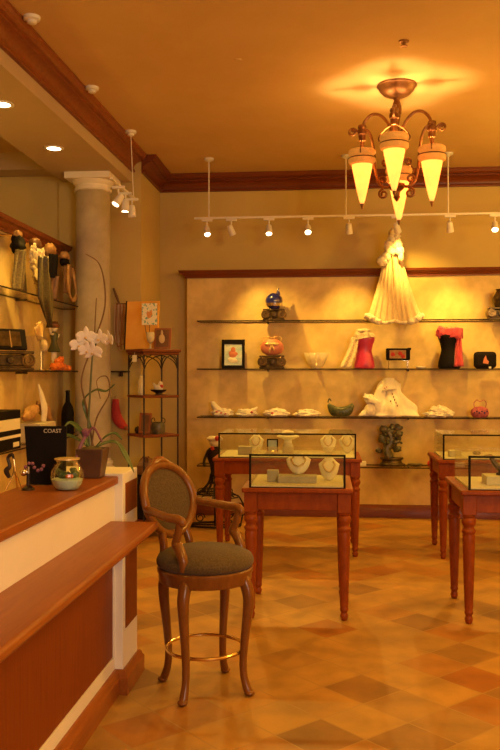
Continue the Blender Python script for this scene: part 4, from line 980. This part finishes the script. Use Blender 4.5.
MB().tube([(.03,-.06,.33),(.04,-.01,.24),(.055,.02,.12),(.05,.02,.01)], [.008,.03,.045,.035], 10, smooth=6, flat=.4).build('white_ribbon', 'whitecloth', t)
bottle(XS+.03, 7.78, z, [(0,0),(.055,0),(.06,.02),(.06,.20),(.05,.26),(.022,.31),(.018,.40),(.022,.405),(.02,.42),(0,.422)], 'black', 'wine_bottle', 'tall dark bottle on the lower shelf beside the column', 'bottle')
t = thing('striped_box', 'lower black and white striped box at the left edge behind the counter', 'box', (XS, 6.12, z), 0, 'striped gift boxes')
MB().box(-.10, .10, -.24, .24, 0, .09).build('box_base', 'black', t, bevel=.003)
MB().box(-.1015, .1015, -.2415, .2415, .09, .112).build('white_band', 'whitecloth', t)
MB().box(-.102, .102, -.242, .242, .112, .15).build('lid', 'black', t, bevel=.003)
MB().box(.1005, .103, .08, .20, .02, .055).build('paper_label', 'paper', t)
t = thing('striped_box', 'upper cream box with black lid stacked at the left edge behind the counter', 'box', (XS, 6.10, z+.1505), 0, 'striped gift boxes')
MB().box(-.10, .10, -.25, .25, 0, .085).build('box_base', 'bust', t, bevel=.003)
MB().box(-.102, .102, -.23, .25, .0855, .15).build('lid', 'black', t, bevel=.003)

# scarves on hooks under the left cornice
def hook(y, label):
    t = thing('scarf_hook', label, 'hook', (-2.62, y, 2.66), 0, 'brass scarf hooks on the partition')
    MB().lathe([(.02,0),(.02,.006),(.01,.01),(.008,.12)], (0,0,0), 14, (1,0,0)).ball((.13,0,.0), .02).build('peg', 'brass', t)
def drape(t, nm, m, y, w0, w1, zt, zb, x=-2.455, ph=0, point=0, dy=0, fold=5):
    def f(u, v):
        a = u*2-1; w = w0+(w1-w0)*v**.7
        if point: w *= (1-max(0, v-(1-point))/point*.97) if v > 1-point else 1
        return Vector((x+.05*(1-a*a)*(1-.4*v)+.016*sin(fold*PI*u+ph+v), y+dy*v+a*w, zt+(zb-zt)*v))
    MB().sheet(f, 26, 24).build(nm, m, t, solid=.005, sharp=80)
def knot(t, nm, m, y, z, r, seed):
    MB().ball((-2.465, y, z), r, 18, 12, nz=.3, seed=seed).build(nm, m, t, sharp=80)
for y, w in ((6.55, 'first brass hook from the left holding the olive scarf'), (6.96, 'second brass hook holding the cream feather boa'), (7.34, 'third brass hook holding the black scarf'), (7.76, 'fourth brass hook holding the amber scarf')): hook(y, w)
G_ = 'scarves hanging behind the counter'
t = thing('hanging_scarf', 'dark olive sequinned scarf with pointed tail, leftmost on the hooks', 'scarf', group=G_)
knot(t, 'knot', 'black', 6.55, 2.58, (.055,.085,.075), 1); knot(t, 'crown_knot', 'amber', 6.55, 2.66, (.035,.05,.035), 2)
drape(t, 'drape', 'olive', 6.52, .05, .16, 2.53, 2.21, fold=7); drape(t, 'tail', 'olive_dark', 6.66, .04, .24, 2.50, 1.93, x=-2.32, point=.4, dy=.18, fold=5)
t = thing('feather_boa', 'cream feather boa with dark knot, second on the hooks', 'scarf', group=G_)
knot(t, 'knot', 'brown', 6.96, 2.645, (.05,.075,.055), 3)
mb = MB(); r = random.Random(3)
for k in range(60):
    v = k/59; mb.ball((-2.47+.05*r.random(), 6.93+.16*v+(r.random()*2-1)*(.07+.08*sin(PI*v)), 2.59-.335*v), (.022,.03+.03*r.random(),.03+.03*r.random()), 9, 7, nz=.7, seed=k, freq=4)
mb.build('feathers', 'boa', t, sharp=80)
t = thing('hanging_scarf', 'black scarf with amber knot, third on the hooks', 'scarf', group=G_)
knot(t, 'knot', 'amber', 7.34, 2.655, (.05,.085,.06), 5); drape(t, 'drape', 'black', 7.34, .06, .09, 2.61, 2.40, fold=6); drape(t, 'tail', 'brown', 7.36, .04, .08, 2.42, 2.21, fold=5)
t = thing('hanging_scarf', 'looped brown and amber scarf, rightmost on the hooks', 'scarf', group=G_)
knot(t, 'knot', 'amber', 7.76, 2.66, (.045,.06,.04), 6); knot(t, 'dark_knot', 'black', 7.76, 2.60, (.045,.055,.04), 7)
drape(t, 'drape', 'brown', 7.75, .05, .09, 2.56, 2.30, fold=6)
MB().tube([(-2.41, 7.70, 2.56),(-2.39, 7.63, 2.44),(-2.39, 7.66, 2.30),(-2.39, 7.78, 2.24),(-2.39, 7.90, 2.32),(-2.41, 7.82, 2.55)], .022, 10, smooth=6, flat=.6).build('loop', 'amber', t, sharp=80)

# ------------------------------------------------------------------ on the counter
z = CT+.0005
t = thing('fish_bowl', 'round glass bowl with pale sand and plants on the counter', 'bowl', (-1.10, 3.50, z))
PF = [(.035,.0),(.045,.002),(.062,.02),(.070,.05),(.068,.078),(.055,.105),(.045,.116),(.047,.126),(.052,.130)]
MB().shell(PF, seg=32).build('glass', 'crystal' if False else 'glass', t, solid=.002)
MB().lathe([(0,.003),(.043,.004),(.059,.021),(.0655,.045),(.05,.05),(0,.052)], seg=28).build('sand', 'sand', t)
mb = MB(); r = random.Random(8)
for k in range(14):
    a = r.random()*6.28; q = .02+.03*r.random(); mb.ball((q*cos(a), q*sin(a), .058+.022*r.random()), (.016,.016,.012), 8, 6, nz=.5, seed=k)
mb.build('plants', 'leaf', t)
MB().ball((.02,-.05,.062), (.012,.009,.009)).ball((.033,-.045,.062), (.008,.004,.009)).build('orange_fish', 'orange', t)
MB().lathe([(.047,.128),(.0535,.129),(.0535,.134),(.047,.135)], seg=28).build('rim', 'gold', t)
t = thing('orchid_plant', 'potted white orchid with twigs and lilac ribbon on the counter end', 'potted plant', (-1.11, 3.93, z))
sq = lambda w, z0: [(-w,-w),(w,-w),(w,w),(-w,w)]
mb = MB()
A = [mb.bm.verts.new((x, y, 0)) for x, y in sq(.047,0)]; B = [mb.bm.verts.new((x, y, .14)) for x, y in sq(.066,0)]
C = [mb.bm.verts.new((x, y, .14)) for x, y in sq(.057,0)]; D = [mb.bm.verts.new((x, y, .12)) for x, y in sq(.055,0)]
mb._cap(A[::-1], 0); mb._cap(D, 0)
for P, Q in ((A,B),(B,C),(C,D)):
    for k in range(4): mb._faces([P[k], P[(k+1)%4], Q[(k+1)%4], Q[k]], [(0,1,2,3)])
pot = mb.build('pot', 'potbrown', t, bevel=.004)
MB().ball((0,0,.128), (.052,.052,.022), nz=.3, freq=6).build('moss', 'moss', pot)
k = .00485
def q(px, py, d=0): return Vector(((px-91)*k, d, (477-py)*k-.0))
mb = MB().tube([q(88,452), q(86,425,.01), q(88,400,0), q(90,375,-.01), q(93,352,-.02), q(100,338,-.02)], [.006,.006,.005,.005,.004,.003], 8, smooth=7); mb.build('flower_stem', 'stemgreen', t)
MB().tube([q(88,450,.02), q(93,420,.03), q(106,395,.03), q(104,378,.02), q(94,382,.02), q(97,400,.03)], [.004,.004,.003,.003,.002,.002], 7, smooth=7).build('twig', 'twig', t)
MB().tube([q(90,450,.03), q(83,410,.03), q(78,380,.03), q(90,345,.03), q(101,312,.03), q(101,285,.03), q(95,265,.03), q(82,256,.03)], [.005,.005,.004,.004,.004,.004,.003,.002], 7, smooth=7).build('twig', 'twig', t)
MB().tube([q(91,340,.03), q(92,318,.03), q(93,300,.03)], [.003,.003,.002], 7, smooth=5).build('twig', 'twig', t)
def flower(c, s, rot, tilt):
    mt = Matrix.Translation(c) @ Matrix.Rotation(rot, 4, 'Z') @ Matrix.Rotation(tilt, 4, 'X')
    m = MB()
    for a, L, W in ((90, 1.0, .55), (210, .95, .5), (330, .95, .5), (10, 1.0, .95), (170, 1.0, .95)):
        ar = math.radians(a)
        def f(u, v, ar=ar, L=L, W=W):
            w = W*s*.5*sin(PI*min(1, .08+v*.9))**.7*(u*2-1); l = L*s*v
            p = Vector((cos(ar)*l-sin(ar)*w, -.15*s*v*v+.10*s*(u*2-1)**2*v, sin(ar)*l+cos(ar)*w)); return mt @ p
        m.sheet(f, 6, 7)
    fo = m.build('flower', 'petal', t, solid=.0015, sharp=80)
    MB().ball(mt @ Vector((0,-.012,-.006)), (.006,.006,.006), 8, 6).build('lip', 'lip', fo)
for (px, py, s, r_, tl) in ((80,345,.036,.3,.1), (87,337,.038,.1,.0), (94,352,.040,-.2,.2), (101,339,.036,-.4,.0), (110,340,.034,-.8,.1), (88,350,.034,.2,.3)): flower(q(px-1, py+2, -.03), s*1.3, r_, tl)
def leafblade(pts, w, nm='leaf'):
    P, _ = spline([Vector(p) for p in pts], [1]*len(pts), 6)
    n = len(P)
    def f(u, v):
        i = min(n-1, int(round(v*(n-1)))); d = (P[min(n-1, i+1)]-P[max(0, i-1)]).normalized()
        sd = d.cross(Vector((0,-.35,1))).normalized(); ww = w*sin(PI*min(1, .12+.88*v))**.7
        return P[i]+sd*((u*2-1)*ww)+Vector((0,0,.006*(u*2-1)**2))
    MB().sheet(f, 4, n-1).build(nm, 'leaf', t, solid=.002, sharp=80)
leafblade([q(89,450), q(78,440,-.03), q(66,436,-.05), q(60,444,-.06)], .016)
leafblade([q(89,450), q(80,432,-.02), q(70,424,-.02), q(64,428,-.03)], .016)
leafblade([q(92,450), q(104,438,-.02), q(114,434,-.02), q(122,440,-.03)], .010)
leafblade([q(93,448,.02), q(108,443,.03), q(116,448,.05), q(124,463,.06), q(129,474,.07)], .018)
leafblade([q(88,430,.02), q(80,404,.03), q(92,392,.02), q(104,393,.0), q(114,386,-.02)], .010)
MB().ball(q(85,433,-.02), (.020,.014,.022), 12, 8, nz=.3).tube([q(85,436,-.02), q(81,446,-.045), q(78,458,-.06)], [.008,.009,.006], 8, smooth=4).tube([q(87,434,-.02), q(94,428,-.03), q(103,441,-.05)], [.006,.006,.005], 8, smooth=5).build('ribbon', 'lilac', t)
# black title board
t = thing('display_card', 'black easel card titled COAST standing on the counter', 'sign', (-1.24, 3.625, z), math.radians(4))
mt = Matrix.Rotation(math.radians(-7), 4, 'X')
P2 = [(-.072,.002),(.092,.002),(.090,.262),(-.100,.262)]
MB().prism(P2, -.006, .006, mt @ Matrix(((1,0,0,0),(0,0,1,0),(0,1,0,0),(0,0,0,1)))).build('board', 'black', t, bevel=.001)
cu = bpy.data.curves.new('title', 'FONT'); cu.body = 'COAST'; cu.size = .025; cu.extrude = .0006; cu.align_x = 'CENTER'
to = bpy.data.objects.new('title', cu); COL.objects.link(to)
dg = bpy.context.evaluated_depsgraph_get(); me = bpy.data.meshes.new_from_object(to.evaluated_get(dg)); bpy.data.objects.remove(to)
me.materials.clear(); me.materials.append(M['print'])
me.transform(mt @ Matrix.Translation((.028,-.008,.232)) @ Matrix.Rotation(PI/2, 4, 'X'))
to = bpy.data.objects.new('title_lettering', me); COL.objects.link(to); to.parent = t
MB().prism([(0,0),(.05,0),(0,.16)], -.004, .004, Matrix.Translation((0,.012,.0015)) @ Matrix(((0,0,1,0),(1,0,0,0),(0,1,0,0),(0,0,0,1)))).build('easel_back', 'black', t)
t = thing('flower_ornament', 'small dark ornament with pink beads and a silver ball before the COAST card', 'ornament', (-1.262, 3.475, z))
MB().lathe([(0,0),(.028,0),(.024,.01),(.008,.02),(.007,.07)], seg=16).build('stand', 'iron', t)
mb = MB()
for kk in range(7): mb.ball((-.012+.013*kk, .0+.006*(kk % 3), .098+.016*sin(kk*1.1)), .008, 10, 7)
mb.build('pink_beads', 'lilac', t)
MB().ball((-.018,-.008,.075), .016).tube([(0,0,.06),(0,0,.10)], .006).build('silver_ball', 'silver', t)
t = thing('brass_easel', 'small brass wire easel left of the COAST card on the counter', 'easel', (-1.305, 3.50, z))
MB().tube([(-.055,-.03,0),(-.03,0,.07),(-.035,.01,.14)], .004, 7, smooth=4).tube([(.015,-.03,0),(-.02,0,.07),(-.035,.01,.14)], .004, 7, smooth=4).tube([(-.02,.015,0),(-.035,.01,.14)], .004, 7).build('legs', 'brass', t)
MB().tube([(-.045,-.012,.05),(-.055,-.02,.08),(-.04,-.02,.10),(-.048,-.02,.135),(-.03,-.02,.15),(-.022,-.02,.13)], [.008,.012,.008,.007,.008,.003], 8, smooth=5).build('dark_swan', 'iron', t)

# ------------------------------------------------------------------ lights, camera
def lamp(kind, loc, e, col, **kw):
    L = bpy.data.lights.new('room_and_fill_lamp', kind); L.energy = e; L.color = col
    for k_, v in kw.items(): setattr(L, k_, v)
    o = bpy.data.objects.new('room_and_fill_lamp', L); COL.objects.link(o); o.location = loc; return o
WARM = (1,.57,.09)
for (x, y) in ((-2.30, 6.952), (-2.291, 5.781), (-2.29, 4.6), (-2.29, 3.4)):  # last two spots are unseen, added without fixtures
    o = lamp('SPOT', (x, y, 3.445), 60, WARM, spot_size=math.radians(110), spot_blend=1, shadow_soft_size=.05)
for (x, y, e) in ((.5, 2.6, 35), (1.9, 3.6, 130), (2.6, 6.6, 140), (.2, 4.4, 60)):  # added ceiling spots without fixtures, to light floor, tables and wall
    lamp('SPOT', (x, y, 3.72), e, WARM, spot_size=math.radians(125), spot_blend=1, shadow_soft_size=.08)
for (x, y, z_, e) in ((1.2, .6, 2.9, 90), (2.9, 4.2, 2.9, 110), (2.7, 7.1, 2.8, 75), (-3.3, 5.6, 2.6, 20)):       # added unseen fill points that brighten ceiling, upper wall and alcove
    lamp('POINT', (x, y, z_), e, WARM, shadow_soft_size=.15)
o = lamp('AREA', (2.2, -3.1, 1.9), 190, (1,.85,.70), shape='RECTANGLE', size=3.6, size_y=2.2); o.rotation_euler = (PI/2, 0, math.radians(18))  # added area fill standing in for assumed window daylight
# assumed unseen shop window at the front, behind the camera, framing the added light
t = thing('assumed_window_1', None, None, (2.2, YF+.001, 1.9)); t['kind'] = 'structure'
mb = MB()
for q_ in ((-1.9,1.9,1.1,1.18), (-1.9,1.9,-1.18,-1.1), (-1.9,-1.82,-1.1,1.1), (1.82,1.9,-1.1,1.1)): mb.box(q_[0], q_[1], 0, .06, q_[2], q_[3])
mb.build('assumed_window_frame', 'cream', t)
w = bpy.data.worlds.new('World'); S.world = w; w.use_nodes = True
w.node_tree.nodes['Background'].inputs[0].default_value = (1,.6,.3,1); w.node_tree.nodes['Background'].inputs[1].default_value = .05

cam = bpy.data.cameras.new('Camera'); cam.sensor_fit = 'VERTICAL'; cam.sensor_height = 36; cam.lens = 840/750*36
cam.shift_y = -2/750; cam.clip_start = .05
co = bpy.data.objects.new('Camera', cam); COL.objects.link(co); co.location = (0,0,1.55)
co.rotation_euler = (PI/2, 0, math.atan(76/840)); S.camera = co
S.view_settings.view_transform = 'Standard'; S.view_settings.look = 'None'; S.view_settings.gamma = 1; S.view_settings.exposure = .12
S.view_settings.use_curve_mapping = False
S.cycles.use_denoising = True; S.cycles.max_bounces = 8; S.cycles.transparent_max_bounces = 24; S.cycles.sample_clamp_indirect = 4
S.cycles.caustics_reflective = False; S.cycles.caustics_refractive = False
